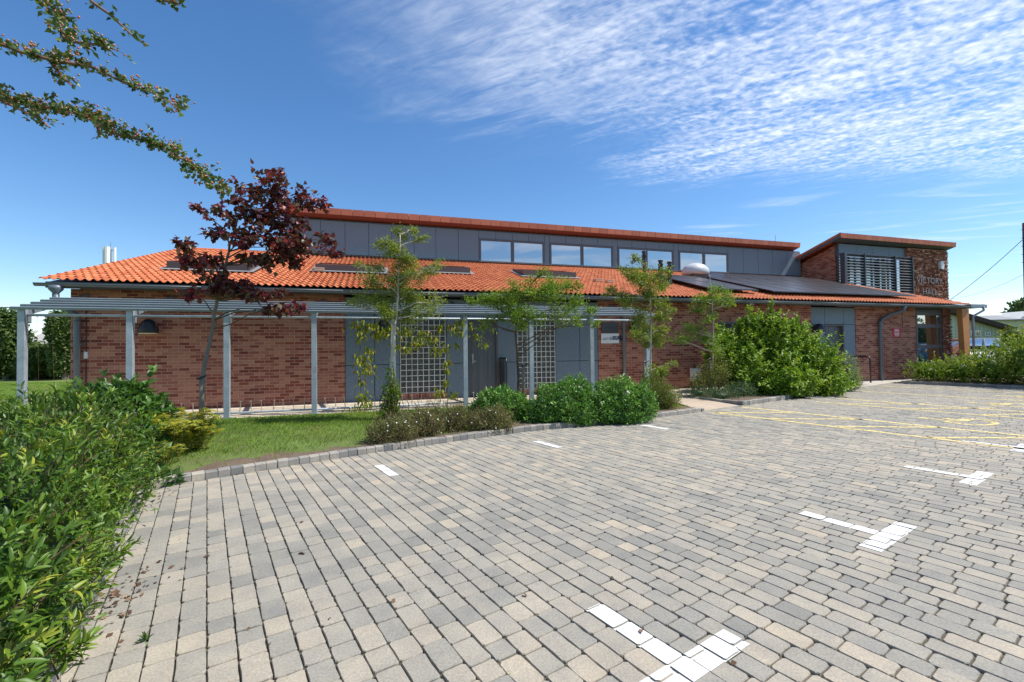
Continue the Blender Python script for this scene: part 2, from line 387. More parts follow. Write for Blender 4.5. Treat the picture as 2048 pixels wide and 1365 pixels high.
# ------------------------------------------------------------------ leaves
def unit(a): return a/np.maximum(np.linalg.norm(a, axis=1, keepdims=True), 1e-9)
def rdir(n): return unit(rng.normal(size=(n, 3)))
def leaves(name, m, Pt, A, Nn, L, Wd, parent=None, detail=0, var=None, droop=.15, fold=.25, origin=None):
    """one mesh of many leaves: Pt base points, A axes, Nn normals, L lengths, Wd widths"""
    n = len(Pt); A = unit(A); S = unit(np.cross(A, Nn)); Nn = unit(np.cross(S, A))
    L = np.broadcast_to(L, (n,))[:, None]; Wd = np.broadcast_to(Wd, (n,))[:, None]
    if var is None: var = rng.random(n)
    if detail == 0:
        v = np.stack([Pt, Pt+A*L*.45-S*Wd*.5+Nn*L*fold*.2, Pt+A*L-Nn*L*droop, Pt+A*L*.45+S*Wd*.5+Nn*L*fold*.2], 1)
        idx = np.array([[0, 2, 1], [0, 3, 2]])
        k = 4
    elif detail == 1:    # lanceolate blade with a rib
        r = [Pt, Pt+A*L*.35+Nn*L*.03, Pt+A*L*.72-Nn*L*droop*.3, Pt+A*L-Nn*L*droop]
        e = Nn*Wd*fold
        l1 = Pt+A*L*.33-S*Wd*.5+e; l2 = Pt+A*L*.7-S*Wd*.38+e*.8-Nn*L*droop*.3
        q1 = Pt+A*L*.33+S*Wd*.5+e; q2 = Pt+A*L*.7+S*Wd*.38+e*.8-Nn*L*droop*.3
        v = np.stack(r+[l1, l2, q1, q2], 1); k = 8
        idx = np.array([[0, 1, 4], [1, 2, 4], [4, 2, 5], [2, 3, 5], [0, 6, 1], [1, 6, 2], [6, 7, 2], [7, 3, 2]])
    else:                # broad lobed / heart leaf
        e = Nn*Wd*fold; pts = [(0, 0, 0), (.12, -.42, .6), (.42, -.5, 1), (.6, -.3, .6), (1, 0, 0), (.6, .3, .6), (.42, .5, 1), (.12, .42, .6), (.45, 0, 0)]
        v = np.stack([Pt+A*L*a+S*Wd*b+e*c*.5-Nn*L*droop*a*a for a, b, c in pts], 1); k = 9
        idx = np.array([[0, 8, 1], [1, 8, 2], [2, 8, 3], [3, 8, 4], [4, 8, 5], [5, 8, 6], [6, 8, 7], [7, 8, 0]])
    V = v.reshape(-1, 3); Fc = (idx[None]+(np.arange(n)*k)[:, None, None]).reshape(-1, 3)
    return mesh_obj(name, V, Fc, m, parent, False, origin, None, np.repeat(var, k))

def lobes_points(lobes, n, depth=.35, zmin=None):
    """points near the surface of a union of ellipsoids, with outward normals"""
    C = np.array([q[0] for q in lobes], float); Rr = np.array([q[1] for q in lobes], float)
    area = (Rr[:, 0]*Rr[:, 1]+Rr[:, 0]*Rr[:, 2]+Rr[:, 1]*Rr[:, 2]); pr = area/area.sum()
    out, nor = [], []
    tot = 0
    while tot < n:
        k = rng.choice(len(C), size=n, p=pr); d = rdir(n)
        rr = 1-depth*rng.random(n)**1.7
        # lumpy surface
        lump = 1+.10*np.sin(d[:, 0]*9+k*2.1)+.10*np.sin(d[:, 1]*11+k)+.08*np.sin(d[:, 2]*13+k*3.3)
        p = C[k]+d*Rr[k]*(rr*lump)[:, None]
        keep = np.ones(n, bool)
        for j in range(len(C)):
            q = (p-C[j])/Rr[j]; inside = (q**2).sum(1) < (1-depth)**2*.8
            keep &= ~(inside & (k != j))
        if zmin is not None: keep &= p[:, 2] > zmin
        p = p[keep]; nn = unit((d/Rr[k])[keep])
        out.append(p); nor.append(nn); tot += len(p)
    return np.concatenate(out)[:n], np.concatenate(nor)[:n]

def patch_noise(p, f=2.2, seed=0):
    a = np.sin(p[:, 0]*f*1.7+seed)*np.sin(p[:, 1]*f*2.1+seed*1.3)+np.sin(p[:, 2]*f*2.7+p[:, 0]*f+seed*.7)*.7
    return a/1.7*.5+.5

def bush(name, label, cat, lobes, n, L, Wd, m, detail=0, group=None, up=.5, out=.6, base=None, stem_mat=None, depth=.35, fold=.25, droop=.15, zmin=.07, core=.68, nstem=9, shoots=None):
    c = np.mean([q[0] for q in lobes], 0)
    e = empty(name, (c[0], c[1], base if base is not None else .06), label, cat, group)
    p, nn = lobes_points(lobes, n, depth, zmin)
    A = nn*out+rng.normal(size=p.shape)*.55+np.array([0, 0, up])
    N2 = nn*.7+rng.normal(size=p.shape)*.5+np.array([0, 0, .5])
    var = np.clip(rng.random(n)*.65+patch_noise(p)*.35, 0, 1)
    sm = MB(); LL = L*(rng.random(n)*.6+.7); WW = Wd*(rng.random(n)*.5+.75)
    if shoots:
        ns, sl_, nl, upw = shoots; sp_, sn = lobes_points(lobes, ns, .12, max(zmin, .15))
        sd_ = unit(sn*.75+rng.normal(size=(ns, 3))*.35+np.array([0, 0, upw])); ln = sl_*(rng.random(ns)*.8+.4)
        tt = (np.arange(nl)+.5)/nl
        q = sp_[:, None, :]-sd_[:, None, :]*.04+sd_[:, None, :]*(ln[:, None]*tt[None])[..., None]
        az = rng.normal(size=(ns, nl, 3)); az -= (az*sd_[:, None, :]).sum(-1, keepdims=True)*sd_[:, None, :]
        a2 = unit(az.reshape(-1, 3))*.8+np.repeat(sd_, nl, 0)*.75; q = q.reshape(-1, 3)
        v2 = np.clip(np.repeat(rng.random(ns)*.5+.2, nl)+np.tile(tt, ns)*.3+rng.normal(size=ns*nl)*.08, 0, 1)
        p = np.concatenate([p, q]); A = np.concatenate([A, a2]); N2 = np.concatenate([N2, np.repeat(sd_, nl, 0)*.8+rng.normal(size=q.shape)*.3+np.array([0, 0, .3])])
        var = np.concatenate([var, v2]); k_ = np.tile(.75+.35*np.sin(PI*tt), ns)*(rng.random(ns*nl)*.4+.8)
        LL = np.concatenate([LL, L*k_]); WW = np.concatenate([WW, Wd*k_])
        for i in range(0, ns, 2 if ns > 900 else 1): sm.tube([sp_[i]-sd_[i]*.1, sp_[i]+sd_[i]*ln[i]], [.0035, .0015], 3, False)
    leaves('foliage', m, p, A, N2, LL, WW, e, detail, var, droop, fold)
    for q in lobes:
        cc, rr = np.array(q[0], float), np.array(q[1], float)
        for i in range(nstem):
            d = rdir(1)[0]; d[2] = abs(d[2])
            t = cc+d*rr*.98; b0 = np.array([cc[0]*.6+c[0]*.4+rng.normal()*.08, cc[1]*.6+c[1]*.4+rng.normal()*.08, .02])
            md = (b0+t)/2+np.array([d[0]*.1, d[1]*.1, .05])
            sm.tube([b0, md, t], [.012, .008, .003], 4, False)
    sm.build('stem', stem_mat or M['twig'], e)
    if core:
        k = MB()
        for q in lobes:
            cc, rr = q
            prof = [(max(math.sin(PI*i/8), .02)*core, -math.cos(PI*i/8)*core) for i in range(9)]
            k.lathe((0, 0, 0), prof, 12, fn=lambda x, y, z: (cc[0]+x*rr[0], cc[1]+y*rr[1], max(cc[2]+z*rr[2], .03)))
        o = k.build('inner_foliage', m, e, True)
    return e

def tree(name, label, base, trunk, rad, clusters, m_leaf, L, Wd, bark, detail=0, cat='tree', group=None, per=220, droop=.2, subs=7, hang=0., extra=None, spread=1., twr=.006):
    """trunk: world points; clusters: (centre, radius, weight)"""
    e = empty(name, base, label, cat, group)
    tb = MB(); pts = [Vector(p) for p in trunk]
    n = len(pts); rads = [rad*(1-.75*i/(n-1)) for i in range(n)]
    # subdivide
    dense = []; dr = []
    for i in range(n-1):
        for k in range(4):
            a = k/4; q = pts[i].lerp(pts[i+1], a); q = q+Vector(rng.normal(size=3)*rad*.12*(i+k > 0)); dense.append(q); dr.append(rads[i]*(1-a)+rads[i+1]*a)
    dense.append(pts[-1]); dr.append(rads[-1]); dr[0] *= 1.25
    tb.tube(dense, dr, 10); tb.build('trunk', bark, e, True)
    br = MB(); LP = []; LA = []
    for c, r, wgt in clusters:
        c = Vector(c)
        # branch leaves the trunk below the cluster
        cand = [q for q in dense if q.z < c.z-.05] or dense[:1]
        st = min(cand[len(cand)//3:] or cand, key=lambda q: (q-c).length+.3*abs((c.z-q.z)-(Vector((q.x-c.x, q.y-c.y)).length)))
        mid = st.lerp(c, .5)+Vector((0, 0, .08*(c-st).length))+Vector(rng.normal(size=3)*.04)
        br.tube([st, st.lerp(mid, .5)+Vector(rng.normal(size=3)*.02), mid, mid.lerp(c, .5)+Vector(rng.normal(size=3)*.02), c], [twr*2.2, twr*1.9, twr*1.5, twr*1.2, twr*.8], 5, False)
        for k in range(int(subs)):
            d = Vector(rdir(1)[0]); d.z = d.z*.7+.15; d = d*r*(.6+.6*random.random())*spread
            src = mid.lerp(c, random.random()) if k % 3 else c
            end = c+d; m2 = src.lerp(end, .5)+Vector(rng.normal(size=3)*r*.12)
            br.tube([src, m2, end], [twr*.7, twr*.5, twr*.25], 4, False)
            nl = int(per*wgt/subs)
            tt = rng.random(nl)**.7
            a = np.array(src); b = np.array(m2); cc = np.array(end)
            q = np.where(tt[:, None] < .5, a+(b-a)*tt[:, None]*2, b+(cc-b)*(tt[:, None]*2-1))
            q = q+rng.normal(size=(nl, 3))*r*(.16 if detail else .2)*np.array([1, 1, .8])
            LP.append(q); dd = unit(np.tile(np.array(d), (nl, 1))); LA.append(dd*.6+rng.normal(size=(nl, 3))*.7+np.array([0, 0, -hang]))
    br.build('branch', M['twig'] if bark is not M['bark_pale'] else bark, e)
    LP = np.concatenate(LP); LA = np.concatenate(LA); k = len(LP)
    var = np.clip(rng.random(k)*.6+patch_noise(LP, 3)*.4, 0, 1)
    N2 = rng.normal(size=(k, 3))*.7+np.array([0, 0, .8])
    leaves('crown', m_leaf, LP, LA, N2, L*(rng.random(k)*.6+.65), Wd*(rng.random(k)*.5+.7), e, detail, var, droop, .3)
    return e

LM = {
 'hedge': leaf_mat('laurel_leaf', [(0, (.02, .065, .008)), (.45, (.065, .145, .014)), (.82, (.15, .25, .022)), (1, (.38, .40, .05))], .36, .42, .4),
 'broad': leaf_mat('broad_leaf', [(0, (.03, .09, .014)), (.6, (.065, .16, .022)), (1, (.13, .26, .035))], .35, .42, .4),
 'euon': leaf_mat('glossy_green_leaf', [(0, (.045, .13, .018)), (.6, (.12, .29, .04)), (1, (.28, .5, .1))], .3, .4, .45),
 'big': leaf_mat('bright_bush_leaf', [(0, (.07, .16, .012)), (.6, (.17, .31, .022)), (1, (.36, .48, .05))], .4, .5, .3),
 'right': leaf_mat('right_hedge_leaf', [(0, (.08, .16, .015)), (.6, (.20, .31, .028)), (1, (.40, .47, .07))], .4, .5, .3),
 'fern': leaf_mat('fern_leaf', [(0, (.14, .18, .02)), (.5, (.32, .34, .035)), (1, (.5, .44, .06))], .4, .5, .3),
 'olive': leaf_mat('olive_leaf', [(0, (.10, .14, .03)), (.6, (.22, .26, .06)), (1, (.38, .37, .11))], .4, .5, .3),
 'grey': leaf_mat('grey_leaf', [(0, (.10, .14, .06)), (.6, (.22, .26, .13)), (1, (.42, .43, .27))], .3, .5, .3),
 'brown': leaf_mat('bronze_leaf', [(0, (.07, .07, .025)), (.45, (.15, .17, .05)), (.8, (.28, .25, .10)), (1, (.3, .15, .08))], .3, .55, .3),
 'low': leaf_mat('low_cover_leaf', [(0, (.05, .095, .04)), (.6, (.10, .18, .085)), (1, (.22, .31, .18))], .3, .5, .3),
 'purple': leaf_mat('purple_leaf', [(0, (.045, .012, .018)), (.55, (.12, .02, .032)), (.85, (.28, .03, .05)), (1, (.45, .045, .07))], .5, .4, .5),
 'green1': leaf_mat('small_green_leaf', [(0, (.10, .16, .015)), (.6, (.22, .29, .03)), (1, (.40, .43, .07))], .4, .5, .3),
 'green2': leaf_mat('fresh_green_leaf', [(0, (.08, .17, .012)), (.6, (.19, .33, .018)), (.9, (.36, .43, .035)), (1, (.36, .17, .04))], .4, .5, .3),
 'vine': leaf_mat('climber_leaf', [(0, (.12, .18, .025)), (.55, (.28, .34, .03)), (.9, (.48, .48, .05)), (1, (.36, .15, .06))], .45, .45, .3),
 'haw': leaf_mat('hawthorn_leaf', [(0, (.035, .07, .02)), (.6, (.08, .15, .03)), (1, (.19, .26, .06))], .35, .4, .4),
 'far': leaf_mat('distant_leaf', [(0, (.035, .07, .016)), (.6, (.085, .14, .03)), (1, (.17, .23, .055))], .25, .5, .3),
 'yhedge': leaf_mat('yellow_hedge_leaf', [(0, (.08, .13, .01)), (.6, (.26, .32, .02)), (1, (.5, .5, .06))], .3, .5, .3),
 'grass': leaf_mat('grass_blade', [(0, (.11, .22, .012)), (.5, (.20, .38, .022)), (.85, (.36, .5, .05)), (1, (.55, .52, .16))], .5, .5, .3),
}

# ------------------------------------------------------------------ ground and paving
UX, UY = -.559, .829; VX, VY = .829, .559            # block rows run along u, bays repeat along v
def pq(p, q, z=0): return (p*UX+q*VX, p*UY+q*VY, z)
def to_pq(x, y): return (x*UX+y*UY, x*VX+y*VY)
KQ = [-.5, .07, 1.6, 3.27, 4.5, 5.4, 6.22, 7.1, 9.0]; KP = [6.0, 6.06, 6.22, 6.27, 6.26, 6.13, 5.98, 5.9, 5.86]
def kp(q):
    if q < 9.02: return float(np.interp(q, KQ, KP))
    if q < 10.5: return 5.95
    if q < 17.4: return 5.85
    return 6.1
def strct(o): o['kind'] = 'structure'; return o
def sheet(name, poly, z, m):
    b = MB(); b.add([(p[0], p[1], p[2] if len(p) > 2 else z) for p in poly], [tuple(range(len(poly)))]); return strct(b.build(name, m))
sheet('ground', [(-400, -300), (500, -300), (500, 600), (-400, 600)], -.04, M['lawn'])
sheet('lawn', [(-120, -40), pq(-20, -.62)[:2], pq(6.0, -.62)[:2], b2w(-6.3, 12.3)[:2], b2w(-6.3, 26)[:2], b2w(40, 26)[:2], (60, 110), (-120, 110)], .045, M['lawn'])
sheet('car_park_bedding', [q[:2] for q in (pq(-30, -.5), pq(6.0, -.5), pq(6.3, 3.5), pq(5.9, 9), pq(8.5, 9.2), pq(8.5, 21), pq(-30, 60))], -.013, M['joint'])
gb = [pq(-12, -.6)[:2], pq(6.08, -.6)[:2]]+[pq(kp(q)+.1, q)[:2] for q in np.linspace(-.4, 8.9, 24)]+[pq(6.5, 9.0)[:2], b2w(7.3, 10.36)[:2], b2w(-9.0, 10.36)[:2], (-14, 3), (-9, -10)]
sheet('garden_bed', gb, .07, M['lawn2'])
edge = [pq(kp(q)+.1, q)[:2] for q in np.linspace(-.45, 8.9, 40)]
sheet('soil', edge+[pq(kp(q)+.42+.14*math.sin(q*3.1)+.1*math.sin(q*9.7)+.05*math.sin(q*23), q)[:2] for q in np.linspace(8.9, -.45, 60)], .074, M['soil'])
sheet('planting_bed', [pq(5.95, 10.6)[:2], pq(5.95, 17.3)[:2], pq(7.4, 17.3)[:2], pq(7.2, 12.0)[:2], pq(7.3, 10.7)[:2]], .075, M['soil'])
sheet('hedge_bed', [pq(5.7, 20.95)[:2], pq(-14, 20.95)[:2], pq(-14, 27)[:2], pq(5.7, 27)[:2]], .08, M['soil'])
M['slab_tex'] = None
def slab_mat():
    m, n, l, b = mat('path_slabs'); oc = ocoord(n)
    mp = n.new('ShaderNodeMapping'); mp.inputs['Rotation'].default_value = (0, 0, -TH); l.new(oc, mp.inputs[0])
    bt = n.new('ShaderNodeTexBrick'); l.new(mp.outputs[0], bt.inputs[0]); bt.inputs['Scale'].default_value = 1
    bt.inputs['Brick Width'].default_value = .45; bt.inputs['Row Height'].default_value = .3; bt.inputs['Mortar Size'].default_value = .006
    bt.inputs['Color1'].default_value = (.50, .42, .32, 1); bt.inputs['Color2'].default_value = (.58, .50, .39, 1); bt.inputs['Mortar'].default_value = (.2, .16, .12, 1)
    f = nnoise(n, l, oc, 3, 5, .6)
    l.new(nmix(n, l, .4, bt.outputs[0], nramp(n, l, f, [(.3, (.3, .3, .3)), (.7, (.7, .7, .7))]), 'OVERLAY'), b.inputs['Base Color']); b.inputs['Roughness'].default_value = .9
    return m
M['slab_tex'] = slab_mat()
sheet('path', [b2w(-9.3, 10.36)[:2], b2w(13.0, 10.36)[:2], pq(6.06, 16.9)[:2], b2w(14.4, 12.45)[:2], b2w(-9.3, 12.45)[:2]], .078, M['slab_tex'])
def ramp(name, poly, m): b = MB(); b.add(poly, [tuple(range(len(poly)))]); return strct(b.build(name, m))
ramp('side_path', [pq(5.93, 9.05, .002), pq(5.93, 10.55, .002), (*b2w(9.0, 10.36)[:2], .081), (*b2w(7.2, 10.36)[:2], .081)], plain('tan_path', (.42, .335, .25), .9, noise=.15, scale=9, bump=.3))
ramp('entrance_path', [pq(6.06, 16.9, .003), pq(6.06, 20.95, .003), (*b2w(22.6, 12.41)[:2], .08), (*b2w(14.4, 12.41)[:2], .08)], plain('grey_path', (.42, .385, .33), .9, noise=.12, scale=8, bump=.3))

tops = []                                             # (polygon, p, q) of every sett top
def setts():
    b = MB(); z0, z1, z2 = 0, -.004, -.03
    q = -.60
    k = 0
    while q < 20.8:
        p = -3-random.random()*.2; pe = min(kp(q+.06), kp(q+.02))
        while p < pe:
            L = random.choice((.125, .16, .16, .19, .21)); L = min(L, max(pe-p, .05))
            h = random.gauss(0, .0013); cx, cy = p+L/2, q+.06; a, c = L/2-.0026-random.random()*.0014, .06-.0019-random.random()*.0012
            r = .006+random.random()*.009; j = lambda s=.0016: random.gauss(0, s)
            pts = [(-a+r, -c), (j(.01), -c+j()), (a-r, -c), (a, -c+r), (a+j(.0015), j(.01)), (a, c-r), (a-r, c), (j(.01), c+j()), (-a+r, c), (-a, c-r), (-a+j(.0015), j(.01)), (-a, -c+r)]
            pts = [(x+j(.0009), y+j(.0009)) for x, y in pts]; ti = random.gauss(0, .008)
            vs = []
            for zz, ins in ((z0, .0038), (z1, .0008), (z2, 0)):
                for x, y in pts:
                    m = math.hypot(x, y); X, Y = x*(1-ins/m), y*(1-ins/m)
                    vs.append(pq(cx+X, cy+Y, zz+h+X*ti))
            v = random.random(); v = v*.75+.12*(math.sin(cx*1.1+cy*.7)+1); v = min(max(v+(.35 if random.random() < .07 else 0)-(.4 if random.random() < .03 else 0), 0), 1)
            fs = [tuple(range(12))]+[(i+12, (i+1) % 12+12, (i+1) % 12, i) for i in range(12)]+[(i+24, (i+1) % 12+24, (i+1) % 12+12, i+12) for i in range(12)]
            b.add(vs, fs, v); tops.append(([pq(cx+x*.97, cy+y*.97)[:2] for x, y in pts], cx, cy, h))
            p += L
        q += .12; k += 1
    strct(b.build('car_park_paving', M['paver']))
setts()
def clip(poly, cl):
    out = list(poly); n = len(cl)
    for i in range(n):
        a, b = cl[i], cl[(i+1) % n]; inp = out; out = []
        if not inp: return []
        f = lambda p: (b[0]-a[0])*(p[1]-a[1])-(b[1]-a[1])*(p[0]-a[0])
        for j in range(len(inp)):
            c, d = inp[j], inp[(j+1) % len(inp)]; fc, fd = f(c), f(d)
            if fc >= 0: out.append(c)
            if (fc >= 0) != (fd >= 0): t = fc/(fc-fd); out.append((c[0]+(d[0]-c[0])*t, c[1]+(d[1]-c[1])*t))
    return out
TP = np.array([(t[1], t[2]) for t in tops])
def paint(name, quads, m):                            # quads: convex world polygons painted over the setts
    b = MB()
    for qd in quads:
        qd = [(p[0], p[1]) for p in qd]
        ar = sum(qd[i][0]*qd[(i+1) % len(qd)][1]-qd[(i+1) % len(qd)][0]*qd[i][1] for i in range(len(qd)))
        if ar < 0: qd = qd[::-1]
        P2 = np.array([to_pq(*p) for p in qd]); lo, hi = P2.min(0)-.2, P2.max(0)+.2
        for i in np.nonzero(((TP > lo) & (TP < hi)).all(1))[0]:
            c = clip(tops[i][0], qd)
            if len(c) > 2: b.add([(x, y, tops[i][3]+.0028) for x, y in c], [tuple(range(len(c)))])
        b.add([(x, y, -.004) for x, y in qd], [tuple(range(len(qd)))])
    if b.v: return strct(b.build(name, m))
def qrect(p0, p1, q0, q1): return [pq(p0, q0), pq(p1, q0), pq(p1, q1), pq(p0, q1)]
for k, q in enumerate((1.74, 4.14, 6.66, 9.06)):
    rec = [qrect(1.17, 1.302, q-.36, q+.38), qrect(1.302, 1.82, q-.055, q+.055)]
    paint('white_bay_marking', rec, M['white_paint'])
for q in (1.74, 4.14, 6.54):
    paint('white_bay_marking', [qrect(4.96, 5.53, q-.057, q+.057)], M['white_paint'])
def seg(a, c, wd=.1):
    a = Vector(a[:2]); c = Vector(c[:2]); d = (c-a).normalized(); n = Vector((-d.y, d.x))*wd/2
    return [a-n, c-n, c+n, a+n]
def pxseg(x0, y0, x1, y1, wd=.1, ext=0):
    a = Vector(G(x0, y0)); c = Vector(G(x1, y1)); return seg(a, c+(c-a)*ext, wd)
yl = lambda q, p1: qrect(1.2, p1, q-.058, q+.058)
def qof(x, y): return to_pq(*G(x, y)[:2])
lines = []
for (x, y) in ((1424, 825), (1483, 814.7), (1631, 804), (1672, 797), (1723, 783), (1762, 772.6)):
    p_, q_ = qof(x, y); lines.append((q_, p_))
paint('yellow_bay_marking', [yl(q, min(p, 5.9)) for q, p in lines[:2]]+[pxseg(1430, 825.5, 1585, 826), pxseg(1542, 838, 1726, 839), pxseg(1672, 853.3, 1881, 855.5), pxseg(1856, 876, 2048, 876, .1, .3)], M['yellow_paint'])
paint('yellow_bay_marking', [yl(q, min(p, 5.9)) for q, p in lines[2:4]]+[pxseg(1694, 808.2, 1849, 808.4), pxseg(1815, 818, 1990, 816.6), pxseg(1965, 830, 2048, 829, .1, .6)], M['yellow_paint'])
paint('yellow_bay_marking', [yl(lines[4][0], min(lines[4][1], 5.9))], M['yellow_paint'])
paint('yellow_bay_marking', [yl(lines[5][0], min(lines[5][1], 6))], M['yellow_paint'])
def cp(x, y): return (1780+x/7.642, 760+y/7.642)
sym = []
def strk(pts, wd):
    for i in range(len(pts)-1):
        sym.append(seg(G(*cp(*pts[i])), G(*cp(*pts[i+1])), wd))
strk([(430, 577), (600, 592)], .17); strk([(600, 592), (830, 622), (980, 628), (1090, 634)], .09)
strk([(860, 606), (960, 598)], .16); strk([(1080, 630), (1190, 603)], .17)
strk([(1190, 603), (1400, 603), (1600, 615), (1640, 622)], .09)
strk([(830, 632), (930, 655), (1100, 677), (1300, 690), (1480, 693), (1590, 680), (1620, 660), (1560, 642), (1430, 632)], .1)
def symbol(dx, dy):
    paint('disabled_bay_symbol', [[(p[0]+dx, p[1]+dy) for p in s] for s in sym], M['yellow_paint'])
symbol(0, 0); a0 = G(1848, 836); a1 = G(1945, 805.5); a2 = G(1999, 791.7)
symbol(a1[0]-a0[0], a1[1]-a0[1]); symbol(a2[0]-a0[0], a2[1]-a0[1])

# kerbs: rows of upright setts
def kerb(name, pts, h=.085, wd=.11, step=.135):
    b = MB(); pts = [Vector((p[0], p[1], 0)) for p in pts]
    for i in range(len(pts)-1):
        a, c = pts[i], pts[i+1]; L = (c-a).length; n = max(1, round(L/step)); d = (c-a).normalized(); nn = Vector((-d.y, d.x, 0))
        for k in range(n):
            x0 = a+d*(L*k/n+.003); x1 = a+d*(L*(k+1)/n-.003); hh = h+random.gauss(0, .003); r = .012; o = random.gauss(0, .003)
            prof = [(0+o, -.05), (0+o, hh-r), (r+o, hh), (wd-r, hh), (wd, hh-r), (wd, -.05)]
            vs = [tuple(x0+nn*y+Vector((0, 0, z))) for y, z in prof]+[tuple(x1+nn*y+Vector((0, 0, z+random.gauss(0, .002)))) for y, z in prof]
            b.add(vs, [(0, 1, 2, 3, 4, 5), (11, 10, 9, 8, 7, 6)]+[(j+6, j+7, j+1, j) for j in range(5)], random.random())
    return strct(b.build(name, M['kerb']))
kerb('kerb', [pq(kp(q)+.01, q)[:2] for q in np.linspace(-.5, 8.95, 40)])
kerb('kerb', [pq(5.87, 9.0)[:2], pq(6.2, 8.95)[:2], pq(6.5, 8.6)[:2], pq(6.8, 7.8)[:2]], .06)
kerb('kerb', [pq(-12, -.52)[:2], pq(6.0, -.52)[:2]], .1, .12, .2)
kerb('kerb', [pq(5.87, q)[:2] for q in np.linspace(10.6, 17.35, 10)], .1)
kerb('kerb', [pq(7.3, 10.55)[:2], pq(5.87, 10.55)[:2]], .1)
kerb('kerb', [pq(5.75, 20.85)[:2], pq(-14, 20.85)[:2]], .1, .12, .6)

# ------------------------------------------------------------------ the hall
HB = Vector(b2w(0, 12.4))
hall = empty('village_hall', HB, 'long red brick hall with orange pantile roof, raised grey clerestory and a taller right wing', 'building', None, TH)
TW = 12.4; ZP = .08; ZE = 2.8
# note: object coordinates in the hall frame are (s, t-12.4, z)
b = MB()
for s0, s1, z0, z1 in ((-6.43, -.73, ZP-.1, ZE+.05), (6.51, 10.92, ZP-.1, ZE+.05), (12.09, 13.79, ZP-.1, ZE+.05), (14.75, 15.0, ZP-.1, ZE+.05), (10.92, 12.09, 2.23+.16, ZE+.05), (13.79, 14.75, 2.2+.2, ZE+.05), (10.92, 12.09, 0, 1.2), (13.79, 14.75, 0, 1.2), (17.16, 20.36, ZP-.1, ZE+.05), (20.36, 22.0, 0, .55)):
    b = MB(); b.bb(s0, s1, 12.4, 12.7, z0, z1); b.build('wall', M['brick'], hall)
b = MB(); b.prism([b2w(-6.43, 12.72, 0), b2w(-6.43, 12.72, 2.9), b2w(-6.43, 18.9, 4.85), b2w(-6.43, 25, 2.95), b2w(-6.43, 25, 0)], (.3*CA, .3*SA, 0)); b.build('wall', M['brick_side'], hall)
b = MB(); b.bb(22.0, 22.3, 12.45, 22.5, 0, 2.9); b.build('wall', M['brick_side'], hall)
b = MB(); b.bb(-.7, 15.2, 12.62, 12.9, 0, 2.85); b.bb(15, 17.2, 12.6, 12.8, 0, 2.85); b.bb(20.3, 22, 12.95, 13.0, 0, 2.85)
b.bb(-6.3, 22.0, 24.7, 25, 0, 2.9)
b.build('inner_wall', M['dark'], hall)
b = MB()                                             # soldier bricks
for s0, s1, z0, z1 in ((10.92, 12.09, 2.23, 2.39), (13.79, 14.75, 2.2, 2.4), (.64, 1.88, 0, .25), (3.93, 5.12, 0, .25)):
    b = MB(); b.bb(s0, s1, 12.41, 12.6, z0, z1); b.build('soldier_course', M['brick_up'], hall)
b = MB()                                             # stone quoin at the corner
b.bb(21.98, 22.3, 12.36, 12.44, 0, 2.85); b.build('corner_stonework', M['brick_side'], hall)
def panels(name, rects, t, th=.05, gap=.008):
    for s0, s1, z0, z1 in rects: b = MB(); b.bb(s0+gap, s1-gap, t, t+th, z0+gap, z1-gap); b.build(name, M['clad'], hall)
zj = 1.03
zt = 2.24
low = []
for s0, s1 in ((-.73, 0.0), (0, .64), (1.88, 2.5), (3.34, 3.93), (5.12, 5.9), (5.9, 6.51)): low += [(s0, s1, ZP, zj), (s0, s1, zj, zt), (s0, s1, zt, ZE)]
low += [(2.5, 3.34, zt, ZE), (.64, 1.88, 2.55, ZE), (3.93, 5.12, 2.55, ZE)]
low += [(15.0, 15.66, ZP, 2.18), (16.58, 17.16, ZP, 2.18), (15.0, 15.66, 2.18, ZE), (15.66, 16.58, 2.18, ZE), (16.58, 17.16, 2.18, ZE)]
panels('cladding_panel', low, 12.42)
def glass_blocks(s0, s1, z0, z1, nc, nr):
    g = MB(); w_ = (s1-s0)/nc; h_ = (z1-z0)/nr
    for i in range(nc+1): g.bb(s0+i*w_-.010, s0+i*w_+.010, 12.43, 12.52, z0, z1)
    for j in range(nr+1): g.bb(s0, s1, 12.428, 12.521, z0+j*h_-.010, z0+j*h_+.010)
    f = g.build('glass_block_window', M['white'] if False else plain('pale_mortar', (.62, .62, .58), .9, noise=.1), hall)
    k = MB()
    for i in range(nc):
        for j in range(nr):
            a, c = s0+i*w_+.008, s0+(i+1)*w_-.008; d, e_ = z0+j*h_+.008, z0+(j+1)*h_-.008; r = .014
            fr = [(a, 12.445, d), (c, 12.445, d), (c, 12.445, e_), (a, 12.445, e_)]; inn = [(a+r, 12.438, d+r), (c-r, 12.438, d+r), (c-r, 12.438, e_-r), (a+r, 12.438, e_-r)]
            k.add([b2w(*q) for q in fr+inn], [(4, 5, 6, 7), (0, 1, 5, 4), (1, 2, 6, 5), (2, 3, 7, 6), (3, 0, 4, 7)])
    k.build('glass_block', M['block'], f)
glass_blocks(.66, 1.86, .26, 2.54, 8, 15); glass_blocks(3.95, 5.10, .26, 2.54, 8, 15)
